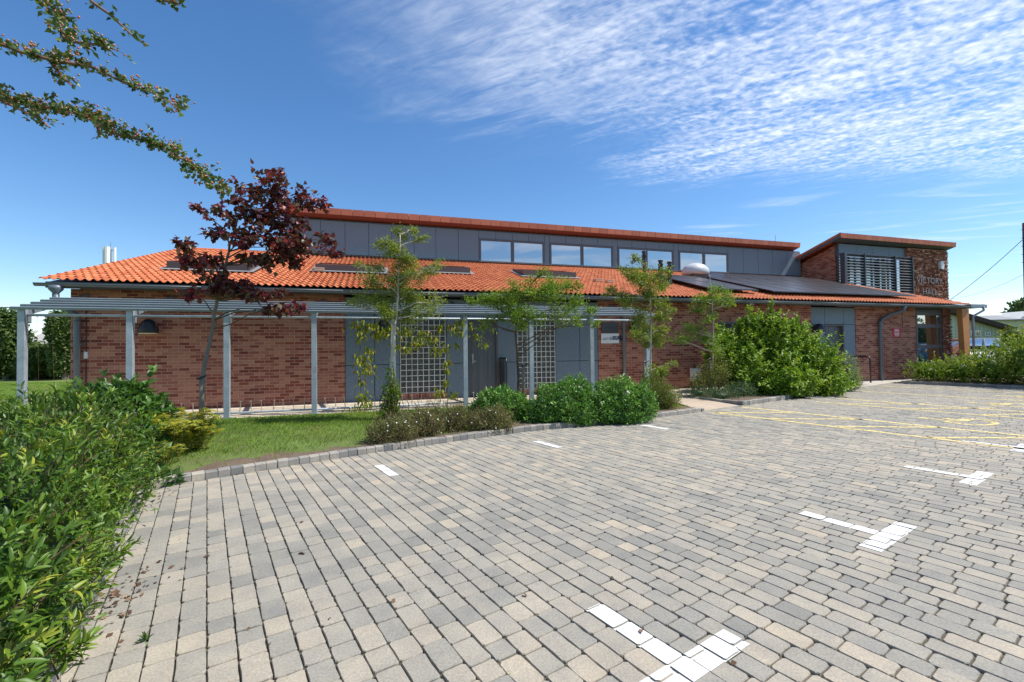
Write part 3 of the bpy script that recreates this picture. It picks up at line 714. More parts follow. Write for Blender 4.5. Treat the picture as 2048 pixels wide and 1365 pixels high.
def door(s0, s1, z1, rec=.1, side='l', vision=False):
    d = MB(); d.bb(s0+.05, s1-.05, 12.42+rec, 12.47+rec, ZP+.02, z1-.05)
    for k in (1, 2):
        s = s0+(s1-s0)*k/3; d.bb(s-.004, s+.004, 12.412+rec, 12.42+rec, ZP+.1, z1-.1)
    dd = d.build('door', M['door'], hall)
    f = MB(); f.bb(s0, s0+.05, 12.40, 12.5+rec, ZP, z1); f.bb(s1-.05, s1, 12.40, 12.5+rec, ZP, z1); f.bb(s0+.05, s1-.05, 12.40, 12.5+rec, z1-.05, z1); f.build('frame', M['frame'], dd)
    h = MB(); hs = s0+.13 if side == 'l' else s1-.13
    h.bb(hs-.025, hs+.025, 12.40+rec, 12.419+rec, 1.02, 1.28); h.bb(hs-.02, hs+.02, 12.37+rec, 12.40+rec, 1.06, 1.1); h.bb(hs-.02, hs+.08, 12.36+rec, 12.375+rec, 1.06, 1.09); h.build('handle', M['galv'], dd)
door(2.5, 3.34, 2.22, .04); door(15.66, 16.58, 2.17, .11)
def window(s0, s1, z0, z1, t, mull=(), trans=(), rec=.06, fr=.05, name='window', glass=None):
    f = MB(); a, c = t+rec-.03, t+rec+.04
    f.bb(s0, s1, a, c, z1-fr, z1); f.bb(s0, s1, a, c, z0, z0+fr); f.bb(s0, s0+fr, a+.001, c-.001, z0+fr, z1-fr); f.bb(s1-fr, s1, a+.001, c-.001, z0+fr, z1-fr)
    xs = [s0]+list(mull)+[s1]; zs = [z0]+list(trans)+[z1]
    for m_ in mull: f.bb(m_-fr*.8, m_+fr*.8, a+.002, c-.002, z0+fr, z1-fr)
    for m_ in trans: f.bb(s0+fr, s1-fr, a-.003, c-.003, m_-fr*.7, m_+fr*.7)
    wn = f.build(name, M['frame'], hall)
    for i in range(len(xs)-1):
        for j in range(len(zs)-1):
            g = MB(); g.bb(xs[i]+fr*.5, xs[i+1]-fr*.5, t+rec, t+rec+.012, zs[j]+fr*.5, zs[j+1]-fr*.5)
            g.build('pane', glass or M['glass'], wn)
    return wn
window(10.92, 12.09, 1.2, 2.23, 12.4, (11.5,), (), glass=M['dark']); window(13.79, 14.75, 1.2, 2.2, 12.4, glass=M['dark'])
b = MB()
for k in range(9): b.bb(11.0, 12.0, 12.36, 12.43, 2.16-k*.045, 2.175-k*.045)
b.build('louvre_grille', M['dark'], hall)
window(20.42, 21.93, .62, 2.66, 12.4, (), (1.32, 2.14), .05, .1)
b = MB(); b.bb(20.36, 22.0, 12.42, 12.6, 2.66, 2.86); b.build('window_head', M['grey_metal'], hall); b = MB(); b.bb(20.36, 22, 12.40, 12.6, .55, .62); b.build('window_sill', M['grey_metal'], hall)

# roof: pantiles as real rolls and courses
def tiles(name, s0, s1, t0, t1, z0, sl, parent, roll=.15, gauge=.27, flip=False, amp=.036):
    ns = int(round((s1-s0)/roll)); sub = 6; nc = int(math.ceil(abs(t1-t0)/gauge))
    ss = s0+np.arange(ns*sub+1)*roll/sub; ph = (np.arange(ns*sub+1) % sub)/sub
    prof = amp*np.where(ph < .55, np.sin(ph/.55*PI)*1.0, -.35*np.sin((ph-.55)/.45*PI))
    V = []; C = []; sgn = 1 if t1 > t0 else -1
    cosl = math.cos(math.atan(sl))
    for c in range(nc):
        ta = t0+sgn*c*gauge; tb = t0+sgn*min((c+1)*gauge+.06, abs(t1-t0))
        za = z0+sl*c*gauge+.036; zb = z0+sl*abs(tb-t0)+.0
        for (t, z, dz) in ((ta, za-.013, 0), (ta, za, 0), (tb, zb, 0)):
            V.append(np.stack([ss, np.full_like(ss, t), z+prof], 1))
    V = np.concatenate(V); m_ = len(ss)
    X = np.stack([V[:, 0]*CA-V[:, 1]*SA, V[:, 0]*SA+V[:, 1]*CA, V[:, 2]], 1)
    fs = []; cc = []
    tone = rng.random((nc, ns))
    i = np.arange(m_-1)
    for c in range(nc):
        for r in range(2):
            a = (c*3+r)*m_
            q = np.stack([a+i, a+i+1, a+m_+i+1, a+m_+i], 1)
            if sgn < 0: q = q[:, ::-1]
            fs.append(q); cc.append(tone[c, i//sub])
    return mesh_obj(name, X, np.concatenate(fs), M['tile'], parent, False, None, np.concatenate(cc))
SL = .305; S0R, S1R = -6.68, 22.6
roof = tiles('roof', S0R, S1R, 11.82, 18.95, 2.95, SL, hall)
b = MB()                                              # underlay, soffit, back slope, verge
for ta, tb, za, zb in ((11.9, 18.95, 2.93, 5.06), ):
    b.add([b2w(S0R+.04, ta, za-.03), b2w(S1R-.04, ta, za-.03), b2w(S1R-.04, tb, zb-.02), b2w(S0R+.04, tb, zb-.02)], [(0, 1, 2, 3)])
b.add([b2w(S0R+.04, 11.88, 2.86), b2w(S1R-.04, 11.88, 2.86), b2w(S1R-.04, 12.45, 2.86), b2w(S0R+.04, 12.45, 2.86)], [(3, 2, 1, 0)])
b.prism([b2w(S0R+.03, 11.88, 2.84), b2w(S0R+.03, 18.95, 5.0), b2w(S0R+.03, 18.95, 4.85), b2w(S0R+.03, 12.4, 2.84)], (.05*CA, .05*SA, 0))
b.prism([b2w(S1R-.08, 11.88, 2.84), b2w(S1R-.08, 18.95, 5.0), b2w(S1R-.08, 18.95, 4.85), b2w(S1R-.08, 12.4, 2.84)], (.05*CA, .05*SA, 0))
b.bb(S0R+.1, S1R-.1, 11.86, 11.9, 2.80, 2.93)
b.build('eaves_board', M['grey_metal'], hall)
tiles('roof', S0R, 22.2, 25.6, 18.96, 2.95, SL*1.06, hall, .3, .6)
b = MB()
for k in range(13): b.tube([b2w(-6.68+k*.28, 18.95, 5.13), b2w(-6.68+k*.28+.27, 18.95, 5.135)], [.075, .085], 10)
b.c = [.5]*len(b.f); b.build('ridge_tile', M['tile'], roof)
def gutter(name, s0, s1, t, z, r=.062, hook=.85):
    b = MB(); n = 10
    for part in range(int((s1-s0)/3)+1):
        a = s0+part*3; c = min(a+3-.004, s1)
        if c-a < .02: continue
        for rr, flip in ((r, 0), (r-.006, 1)):
            vs = []
            for s in (a, c):
                for j in range(n+1):
                    an = PI+PI*j/n; vs.append(b2w(s, t+math.cos(an)*rr, z+math.sin(an)*rr*1.05))
            fs = [(j, j+1, n+2+j, n+1+j) for j in range(n)]
            if flip: fs = [f[::-1] for f in fs]
            b.add(vs, fs)
        b.bb(a, c, t-r-.005, t-r+.003, z-.012, z+.003)
    s = s0+.3
    while s < s1:
        pts = [b2w(s, t+math.cos(PI+PI*j/8)*(r+.004), z+math.sin(PI+PI*j/8)*(r+.006)) for j in range(9)]
        b.tube(pts, .0045, 4, False)
        if int(s*10) % 3 == 0: b.tube([b2w(s-.03, t-.0, z-.0)]*1+[b2w(s+.03, t, z)], .001, 3, False)
        s += hook
    for s in (s0, s1):
        b.add([b2w(s, t+math.cos(PI+PI*j/n)*r, z+math.sin(PI+PI*j/n)*r*1.05) for j in range(n+1)], [tuple(range(n+1))])
    return b.build(name, M['gutter'], hall, True)
gutter('gutter', -6.72, 22.5, 11.8, 2.885)
def downpipe(pts, r=.048):
    b = MB(); b.tube([b2w(*p) for p in pts], r, 12)
    for i, p in enumerate(pts[1:-1]): b.tube([b2w(p[0], p[1], p[2]-.03), b2w(p[0], p[1], p[2]+.03)], r+.008, 12)
    p = pts[-1]
    for z in (.6, 1.6): b.bb(p[0]-.075, p[0]+.075, p[1]-.012, 12.42, z, z+.03)
    b.build('downpipe', M['pipe'], hall, True)
sA = W(151, 700, 12.25)[0]
b = MB(); b.lathe((-6.37, 11.8, 2.62), [(.05, -.02), (.055, .06), (.12, .14), (.12, .22)], 14, lambda x, y, z: b2w(x, y, z)); b.build('gutter_outlet', M['pipe'], hall, True)
downpipe([(-6.37, 11.8, 2.66), (-6.37, 11.8, 2.5), (sA, 12.3, 2.25), (sA, 12.3, 2.1), (sA, 12.3, .08)], .06)
sB = W(1249, 700, 12.3)[0]; downpipe([(sB, 11.8, 2.85), (sB, 11.8, 2.78), (sB, 12.32, 2.55), (sB, 12.32, 2.45), (sB, 12.32, .08)])
sC = W(1762, 700, 12.3)[0]; downpipe([(sC+.55, 11.8, 2.85), (sC+.55, 11.85, 2.68), (sC+.42, 12.2, 2.56), (sC+.1, 12.3, 2.36), (sC, 12.3, 2.26), (sC, 12.3, 2.1), (sC, 12.3, .08)], .058)
sD = W(172, 700, 12.38)[0]; sE = W(1805, 640, 12.38)[0]; mc = plain('brown_conduit', (.07, .03, .02), .6)
b = MB(); b.tube([b2w(sD, 12.385, .1), b2w(sD, 12.385, 2.43)], .012, 6); b.tube([b2w(sD, 12.386, 2.42), b2w(-1, 12.386, 2.42)], .008, 5); b.build('cable_conduit', mc, hall)
b = MB(); b.tube([b2w(sE, 12.39, 2.05), b2w(sE, 12.39, 2.75)], .006, 5); b.build('cable_conduit', mc, hall)
b = MB(); b.bb(sD-.03, sD+.03, 12.36, 12.398, 1.3, 1.45); b.build('switch_box', M['white'], hall)

# roof furniture
def rz(t): return 2.98+SL*(t-11.85)
def skylight(s0, s1, t0, t1, h=.24):
    b = MB()
    lo = [(s0, t0), (s1, t0), (s1, t1), (s0, t1)]
    hz = lambda t: rz(t)+h-(t-t0)*.095
    vs = [b2w(s, t, rz(t)-.05) for s, t in lo]+[b2w(s, t, hz(t)) for s, t in lo]
    b.add(vs, [(0, 1, 5, 4), (1, 2, 6, 5), (2, 3, 7, 6), (3, 0, 4, 7)])
    i = .07; li = [(s0+i, t0+i), (s1-i, t0+i), (s1-i, t1-i), (s0+i, t1-i)]
    b.add([b2w(s, t, hz(t)) for s, t in lo+li], [(0, 1, 5, 4), (1, 2, 6, 5), (2, 3, 7, 6), (3, 0, 4, 7)])
    k = b.build('skylight', M['brown'], roof)
    # flashing and glass joined into the roof as their own parts
    g = MB(); g.add([b2w(s, t, hz(t)-.012) for s, t in li], [(0, 1, 2, 3)]); g.build('skylight_glass', M['glass'], roof)
    f = MB(); f.add([b2w(s0-.12, t0-.16, rz(t0-.16)+.055), b2w(s1+.12, t0-.16, rz(t0-.16)+.055), b2w(s1+.12, t0, rz(t0)+.06), b2w(s0-.12, t0, rz(t0)+.06)], [(0, 1, 2, 3)])
    f.add([b2w(s1, t0, rz(t0)+.058), b2w(s1+.12, t0, rz(t0)+.058), b2w(s1+.12, t1, rz(t1)+.058), b2w(s1, t1, rz(t1)+.058)], [(0, 1, 2, 3)])
    f.add([b2w(s0-.12, t0, rz(t0)+.058), b2w(s0, t0, rz(t0)+.058), b2w(s0, t1, rz(t1)+.058), b2w(s0-.12, t1, rz(t1)+.058)], [(0, 1, 2, 3)])
    f.build('flashing', M['lead'], roof)
skylight(-5.1, -3.2, 13.65, 14.9); skylight(-1.65, .3, 14.3, 15.5); skylight(1.7, 3.1, 14.95, 16.1); skylight(4.95, 6.95, 14.85, 16.1)
VT = plain('pale_vent_tile', (.6, .42, .3), .8)
for s, t in ((-1.54, 14.3), (7.5, 14.2), (7.85, 14.05)):
    b = MB(); b.box((s-.12, t-.07, rz(t)+.0), (s+.12, t+.12, rz(t)+.1), b2w)
    for k in range(2): b.box((s-.14, t-.1, rz(t)+.05+k*.045), (s+.14, t+.13, rz(t)+.075+k*.045), b2w)
    b.build('vent_tile', VT, roof)
for x, tt, ytop in ((1288, 16.0, 503), (1321, 14.7, 521), (1339, 14.3, 524)):
    s, zt_ = W(x, ytop, tt); z0 = rz(tt); b = MB(); h = zt_-z0
    b.lathe((s, tt, z0-.05), [(.10, 0), (.10, .1), (.075, .16), (.075, h*.55), (.115, h*.58), (.12, h*.63), (.09, h*.68), (.085, h*.86), (.105, h*.88), (.06, h*.93), (.10, h*1.0+.03), (.10, h+.05)], 14, lambda x, y, z: b2w(x, y, z))
    b.build('flue_pipe', M['dark'], roof, True)
s, z = W(1391, 556, 16.3); b = MB()
b.bb(s-.38, s+.38, 15.95, 16.65, rz(15.95)-.1, z+.12); cb_ = b.build('roof_cowl', M['brown'], roof)
b = MB()
b.lathe((s, 16.3, z+.12), [(.35, -.03), (.56, .0), (.62, .1), (.57, .27), (.42, .41), (.2, .49), (.02, .51)], 20, lambda x, y, z: b2w(x, y, z), sx=1.0, sy=.8)
b.build('roof_cowl_dome', plain('white_grp', (.52, .53, .55), .35, noise=.08, scale=3), roof, True)
# clerestory
CS0, CS1, CT = -3.2, 22.2, 18.9
b = MB()
js = [CS0+.03]; x = -3.2
edges = [-2.87, -1.98, -1.09, -.2, .69, 1.58, 2.47, 3.42, 4.33]
rects = [(a, c, 5.2, 6.5) for a, c in zip([CS0]+edges[:-1], edges)]
wins = [(4.33, 7.36), (7.68, 10.9), (11.15, 14.3), (14.6, 17.35)]
wins = [(W(a, 500, CT)[0], W(c, 500, CT)[0]) for a, c in ((958, 1089), (1099, 1226), (1235, 1347), (1357, 1456))]
rects[-1] = (edges[-2], wins[0][0], 5.2, 6.5)
ZW0, ZW1 = 5.13, 6.18
for i, (a, c) in enumerate(wins):
    for k in range(4): rects.append((a+(c-a)*k/4, a+(c-a)*(k+1)/4, ZW1, 6.5))
    if i < 3: rects.append((c, wins[i+1][0], 5.13, 6.5))
e0 = wins[-1][1]
for k in range(5): rects.append((e0+(CS1-e0)*k/5, e0+(CS1-e0)*(k+1)/5, 5.2, 6.5))
panels('upper_cladding_panel', rects, CT, .05)
b.bb(CS0, CS1, CT+.055, CT+.3, 4.9, 6.55); b.bb(CS0, CS0+.05, CT, 24, 4.9, 6.5); b.bb(CS1-.06, CS1-.01, CT+.3, 24, 4.6, 6.4)
for a, c in wins: b.bb(a, c, CT+.05, CT+.06, ZW0, ZW1)
b.build('clerestory_wall', M['grey_metal'], hall)
for a, c in wins: window(a, c, ZW0, ZW1, CT-.02, ((a+c)/2,), (), .03, .09)
b = MB(); b.add([b2w(CS0-.05, CT-.35, rz(CT-.35)+.07), b2w(CS1, CT-.35, rz(CT-.35)+.07), b2w(CS1, CT-.005, 5.16), b2w(CS0-.05, CT-.005, 5.16)], [(0, 1, 2, 3)]); b.build('flashing', M['lead'], roof)
def mono_roof(s0, s1, tf, zt, depth, wall_t, nm):
    sl = .29; b = MB(); zb = zt-.24
    w_ = .43; n = int(round((s1-s0)/w_)); w_ = (s1-s0)/n
    for k in range(n):
        b.c += [random.random()]*6; b_c = b.c; b.c = []; b.bb(s0+k*w_+.007, s0+(k+1)*w_-.007, tf, tf+.03, zb, zt); b.c = b_c
    fa = b.build('fascia', M['terracotta'], hall)
    c = MB(); c.c = []
    c.add([b2w(s0, tf+.031, zb+.005), b2w(s1, tf+.031, zb+.005), b2w(s1, wall_t+.1, zb-sl*(wall_t-tf)+.01), b2w(s0, wall_t+.1, zb-sl*(wall_t-tf)+.01)], [(3, 2, 1, 0)])
    c.add([b2w(s0, tf+.031, zb+.01), b2w(s0, tf+.031, zt-.005), b2w(s0, tf+depth, zt-sl*depth), b2w(s0, tf+depth, zb-sl*depth)], [(0, 1, 2, 3)])
    c.add([b2w(s1, tf+.031, zb+.01), b2w(s1, tf+.031, zt-.005), b2w(s1, tf+depth, zt-sl*depth), b2w(s1, tf+depth, zb-sl*depth)], [(3, 2, 1, 0)])
    c.add([b2w(s0, tf+depth, zb-sl*depth), b2w(s1, tf+depth, zb-sl*depth), b2w(s1, tf+depth, zt-sl*depth), b2w(s0, tf+depth, zt-sl*depth)], [(0, 1, 2, 3)])
    c.build('soffit', nm, hall)
    for sx in (s0-.012, s1+.002):
        v_ = MB(); v_.prism([b2w(sx, tf+.0, zt+.02), b2w(sx, tf+depth, zt-sl*depth+.02), b2w(sx, tf+depth, zt-sl*depth-.1), b2w(sx, tf+.0, zt-.1)], (.01*CA, .01*SA, 0)); v_.c = [.3]*len(v_.f); v_.build('verge_tile', M['tile'], hall)
    t_ = MB(); return sl
M['soffit_red'] = plain('terracotta_soffit', (.2, .06, .04), .7, noise=.1)
mono_roof(CS0-.15, CS1-.35, 18.6, 6.92, 5.5, CT, M['soffit_red'])
tiles('roof', CS0-.15, CS1-.35, 18.66, 24.1, 6.84, -.29, hall, .3, .5)
b = MB(); b.tube([b2w(20.6, 19, 6.9), b2w(20.6, 19, 7.35)], .008, 5); b.build('lightning_rod', M['dark'], hall)
# right wing
WT = 16.81; WS0, WS1 = 22.38, 30.2; FT = 16.4
pier0 = W(1813, 500, WT)[0]; cl0 = W(1681, 500, WT)[0]
b = MB(); b.bb(pier0, WS1, WT-.02, WT+.3, 0, 6.55); b.bb(WS0, WS1, WT+.31, WT+.5, 0, 3.4)
b.build('wing_wall', M['brick'], hall)
b = MB(); b.prism([b2w(WS0, WT+.3, 0), b2w(WS0, WT+.3, 6.50), b2w(WS0, 22, 5.02), b2w(WS0, 22, 0)], (.3*CA, .3*SA, 0)); b.prism([b2w(WS1-.3, WT+.3, 0), b2w(WS1-.3, WT+.3, 6.50), b2w(WS1-.3, 22, 5.02), b2w(WS1-.3, 22, 0)], (.3*CA, .3*SA, 0)); b.bb(WS0, WS1, 22, 22.3, 0, 5)
b.build('wing_wall', M['brick_side'], hall)
# rough stone facing: many broken blocks on the pier
def rock_face(name, s0, s1, z0, z1, t, dens=1.0):
    b = MB(); z = z0
    while z < z1:
        h = .075; s = s0-random.random()*.1
        while s < s1:
            L = random.uniform(.09, .24); a, c = max(s, s0), min(s+L, s1)
            if c-a > .03:
                dp = random.uniform(.02, .065); i = .006
                p0 = [(a+i, t, z+i), (c-i, t, z+i), (c-i, t, z+h-i), (a+i, t, z+h-i)]
                fx, fz = random.uniform(.3, .7), random.uniform(.35, .75)
                ap = [(a+(c-a)*(fx-.18), t-dp*random.uniform(.6, 1), z+h*(fz-.2)), (a+(c-a)*(fx+.18), t-dp, z+h*(fz-.15)), (a+(c-a)*(fx+.12), t-dp*random.uniform(.5, 1), z+h*(fz+.2)), (a+(c-a)*(fx-.15), t-dp*.7, z+h*(fz+.2))]
                b.add([b2w(*q) for q in p0+ap], [(4, 5, 6, 7), (0, 1, 5, 4), (1, 2, 6, 5), (2, 3, 7, 6), (3, 0, 4, 7)], random.random())
            s += L
        z += h
    return b.build(name, M['rock'], hall)
M['rock'] = var_mat('split_face_stone', [(0, (.13, .04, .028)), (.5, (.27, .10, .065)), (.85, (.4, .2, .14)), (1, (.6, .45, .36))], nscale=40, namt=.4, big=.1)
rock_face('split_face_stone', pier0+.02, WS1+.03, 3.2, 6.5, WT-.03)
rock_face('split_face_stone', 22.02, 22.32, .1, 2.8, 12.34)
panels('upper_cladding_panel', [(cl0+(pier0-cl0)*k/4, cl0+(pier0-cl0)*(k+1)/4, 6.02, 6.52) for k in range(4)], WT+.08)
b = MB(); b.bb(cl0, pier0, WT+.14, WT+.3, 5.9, 6.55); b.bb(cl0+.35, pier0, WT+.55, WT+.6, 3.5, 6.0); b.build('clerestory_wall', M['grey_metal'], hall)
window(cl0+.02, pier0-.02, 4.0, 6.02, WT+.12, tuple(cl0+(pier0-cl0)*k/4 for k in (1, 2, 3)), (), .05, .06)
b = MB(); ls0, ls1 = cl0+.0, W(1826, 550, WT-.3)[0]
zs = np.arange(3.95, 5.92, .142)
for z in zs:
    vs = [(ls0, WT-.32, z), (ls1, WT-.32, z), (ls1, WT-.2, z+.05), (ls0, WT-.2, z+.05)]
    b.add([b2w(*q) for q in vs]+[b2w(q[0], q[1], q[2]-.018) for q in vs], [(0, 1, 2, 3), (7, 6, 5, 4), (0, 4, 5, 1), (1, 5, 6, 2), (2, 6, 7, 3), (3, 7, 4, 0)])
bs = b.build('sun_louvre', plain('louvre_blade', (.3, .33, .36), .4, metal=.3, noise=.05), hall)
b = MB()
for x in (1686+6, 1731, 1792, 1826):
    s = W(x, 550, WT-.34)[0]; w2 = .08 if x < 1700 else .03; b.bb(s-w2, s+w2, WT-.36, WT-.12, 3.8, 5.98)
b.bb(ls0, ls1, WT-.3, WT-.22, 5.93, 5.98)
b.build('louvre_post', plain('louvre_post_grey', (.045, .055, .065), .45), bs)
mono_roof(21.85, 30.26, FT, 6.92, 5.6, WT, M['grey_metal'])
tiles('roof', 21.85, 30.26, FT+.06, 22, 6.85, -.29, hall, .3, .3)
b = MB()                                             # stepped lead where the low roof meets the wing
b.add([b2w(22.62, 11.9, 2.9), b2w(22.62, 16.75, rz(16.75)-.12), b2w(22.95, 16.75, rz(16.75)+.03), b2w(22.95, 12.0, 2.98)], [(3, 2, 1, 0)])
b.build('flashing', M['lead'], roof)
# text
def text_mesh(name, body, size, fn, m, parent, depth=.01, align='LEFT', sp=1.0, bold=0.0):
    cu = bpy.data.curves.new('t', 'FONT'); cu.body = body; cu.size = size; cu.extrude = depth; cu.align_x = align; cu.space_character = sp; cu.offset = bold
    cu.resolution_u = 3
    ob = bpy.data.objects.new('t', cu); col.objects.link(ob); bpy.context.view_layer.update()
    me = bpy.data.meshes.new_from_object(ob.evaluated_get(bpy.context.evaluated_depsgraph_get()))
    V = np.array([fn(v.co.x, v.co.y, v.co.z) for v in me.vertices]); F_ = [tuple(p.vertices) for p in me.polygons]
    bpy.data.objects.remove(ob); bpy.data.curves.remove(cu); bpy.data.meshes.remove(me)
    return V, F_
def put_text(name, items, m, parent=None, origin=None):
    b = MB()
    for (body, size, s, t, z, depth, align, sp, bold) in items:
        V, F_ = text_mesh(name, body, size, lambda x, y, zz: b2w(s+x, t-zz, z+y), m, None, depth, align, sp, bold)
        b.add(V.tolist(), F_)
    return b.build(name, m, parent, False, origin)
sv, zv = W(1833, 556, WT-.1); se = W(1880, 556, WT-.1)[0]; zh = W(1850, 581, WT-.1)[1]; sh = W(1845, 580, WT-.1)[0]
sg = empty('building_sign', b2w(sv, WT-.1, zv), 'thin silver raised letters reading VICTORY HALL on the stone pier', 'sign', None, TH)
put_text('lettering', [('VICTORY', .46, sv, WT-.1, zv-.28, .015, 'LEFT', 1.06, -.004), ('HALL', .46, sh, WT-.1, zh-.22, .015, 'LEFT', 1.06, -.004)], plain('brushed_steel', (.26, .25, .26), .45, metal=.5), sg)

# porch at the right end
b = MB(); x0 = b2w(22.3, 11.95); 
po = empty('entrance_porch', b2w(22.5, 11.95, .08), 'glazed porch canopy with grey edge on a tapered glulam post at the right corner', 'porch', None, TH)
s_a, s_b = 22.0, 22.45
vs = []
for z, g0, g1 in ((.08, .13, .13), (2.78, .28, .13)):
    vs += [b2w(22.32-g0, 11.82, z), b2w(22.32+g1, 11.82, z), b2w(22.32+g1, 12.0, z), b2w(22.32-g0, 12.0, z)]
b.add(vs, [(3, 2, 1, 0), (4, 5, 6, 7), (0, 1, 5, 4), (1, 2, 6, 5), (2, 3, 7, 6), (3, 0, 4, 7)])
b.build('post', M['timber'], po)
b = MB(); b.prism([b2w(22.7, 11.9, 2.96), b2w(23.5, 11.9, 2.96), b2w(23.5, 16.5, 3.12), b2w(22.7, 16.5, 3.12)], (0, 0, .02)); b.build('canopy_glass', M['glass'], po)
b = MB(); b.bb(22.62, 23.6, 11.84, 11.92, 2.84, 2.98); b.bb(23.52, 23.6, 11.92, 16.5, 2.86, 3.0); b.bb(22.9, 22.98, 11.92, 16.5, 2.86, 2.96); b.build('canopy_frame', M['galv_dark'], po)
b = MB(); b.tube([b2w(23.3, 11.8, 2.88), b2w(23.3, 11.8, 2.74), b2w(22.75, 11.86, 2.5), b2w(22.75, 11.86, 2.35), b2w(22.75, 11.86, .08)], .04, 10); b.build('downpipe', M['galv_dark'], po, True)

# solar panels: each a thing
def panel(s, t, w_, d_, label):
    e = empty('solar_panel', b2w(s, t, rz(t)+.15), label, 'solar panel', 'solar panels on the low roof', TH)
    def q(a, c, up): return b2w(a, c, rz(c)+.16+up)
    b = MB(); b.add([q(s, t, .03), q(s+w_, t, .03), q(s+w_, t+d_, .03), q(s, t+d_, .03), q(s, t, -.01), q(s+w_, t, -.01), q(s+w_, t+d_, -.01), q(s, t+d_, -.01)], [(7, 6, 5, 4), (0, 4, 5, 1), (1, 5, 6, 2), (2, 6, 7, 3), (3, 7, 4, 0)])
    i = .015
    b.add([q(s, t, .03), q(s+w_, t, .03), q(s+w_, t+d_, .03), q(s, t+d_, .03), q(s+i, t+i, .03), q(s+w_-i, t+i, .03), q(s+w_-i, t+d_-i, .03), q(s+i, t+d_-i, .03)], [(0, 1, 5, 4), (1, 2, 6, 5), (2, 3, 7, 6), (3, 0, 4, 7)])
    b.build('panel_frame', M['dark'], e)
    g = MB(); g.add([q(s+i, t+i, .027), q(s+w_-i, t+i, .027), q(s+w_-i, t+d_-i, .027), q(s+i, t+d_-i, .027)], [(0, 1, 2, 3)]); g.build('solar_cells', M['pv'], e)
ordn = ['first', 'second', 'third', 'fourth', 'fifth', 'sixth', 'seventh']
rown = ['row by the gutter', 'middle row', 'row by the clerestory']
for r in range(3):
    for k in range(7):
        panel(13.25+k*1.02+(.35 if r == 2 else 0), 12.35+r*1.66, 1.0, 1.64, 'solar panel %s from left in the %s, large array' % (ordn[k], rown[r]))
for r in range(2):
    for k in range(2):
        panel(10.75+k*1.02, 12.5+r*1.66, 1.0, 1.64, 'black solar panel of the small roof array beside the flues, %s %s' % (('lower', 'upper')[r], ('left', 'right')[k]))

# ------------------------------------------------------------------ pergola
pg = empty('pergola', b2w(-6.12, 10.45, .07), 'long galvanised steel pergola with nine posts standing in front of the brick wall', 'pergola', None, TH)
PS = [-6.12+1.63*n for n in range(9)]; PT_ = 10.45; PSL = .27
for s in PS:
    b = MB(); b.bb(s-.05, s+.05, PT_-.05, PT_+.05, .02, 2.235); b.bb(s-.095, s+.095, PT_-.08, PT_+.08, .06, .085)
    b.build('post', M['galv'], pg)
for s in PS:
    b = MB(); b.prism([b2w(s-.03, PT_+.051, 2.12), b2w(s-.03, 12.38, 2.12+1.93*PSL), b2w(s-.03, 12.38, 2.22+1.93*PSL), b2w(s-.03, PT_+.051, 2.22)], (.06*CA, .06*SA, 0)); b.bb(s+.031, s+.036, PT_+.02, PT_+.16, 2.0, 2.24); b.build('rafter', M['galv_dark'], pg)
for k in range(5):
    t = 10.36+k*.262; b = MB(); a0, a1 = -6.26, 7.25
    zk = 2.235+(t-PT_)*PSL+.005
    ca_, sa_ = math.cos(math.atan(PSL)), math.sin(math.atan(PSL)); W_, H_ = .06, .046
    b.prism([b2w(a0, t, zk), b2w(a0, t+W_*ca_, zk+W_*sa_), b2w(a0, t+W_*ca_-H_*sa_, zk+W_*sa_+H_*ca_), b2w(a0, t-H_*sa_, zk+H_*ca_)], ((a1-a0)*CA, (a1-a0)*SA, 0))
    b.build('purlin', M['galv_dark'], pg)
b = MB(); b.tube([b2w(PS[0], PT_+.02, 2.125), b2w(PS[-1]-.4, PT_+.02, 2.125)], .024, 10); b.build('top_rail', M['galv'], pg, True)
b = MB(); b.tube([b2w(PS[0], PT_+.09, .16), b2w(PS[5], PT_+.09, .16)], .024, 10); b.build('bottom_rail', M['galv'], pg, True)
BR = plain('worn_brass', (.45, .36, .27), .5, metal=.4, noise=.25)
for n in range(8):
    for k in range(1, 8):
        s = PS[n]+k*1.63/8+random.gauss(0, .006)
        z = 2.09
        b = MB(); b.tube([b2w(s-.012, PT_+.02, z), b2w(s, PT_+.02, z-.014), b2w(s+.012, PT_+.02, z), b2w(s, PT_+.02, z+.014), b2w(s-.012, PT_+.02, z)], .003, 4, False)
        if n < 6:
            b.tube([b2w(s, PT_+.02, 2.08), b2w(s+random.gauss(0, .01), PT_+.08, .42)], .0014 if k % 2 else .0019, 4, False)
            s2 = s+random.gauss(0, .012)
            tb_ = MB(); tb_.tube([b2w(s, PT_+.085, .17), b2w(s2, PT_+.085, .40)], .006 if (k+n) % 3 else .009, 5)
            tb_.tube([b2w(s2-.02, PT_+.085, .385), b2w(s2+.02, PT_+.085, .385)], .007, 4)
            tb_.build('wire_tensioner', BR, pg)
        b.build('training_wire', M['rust'], pg)

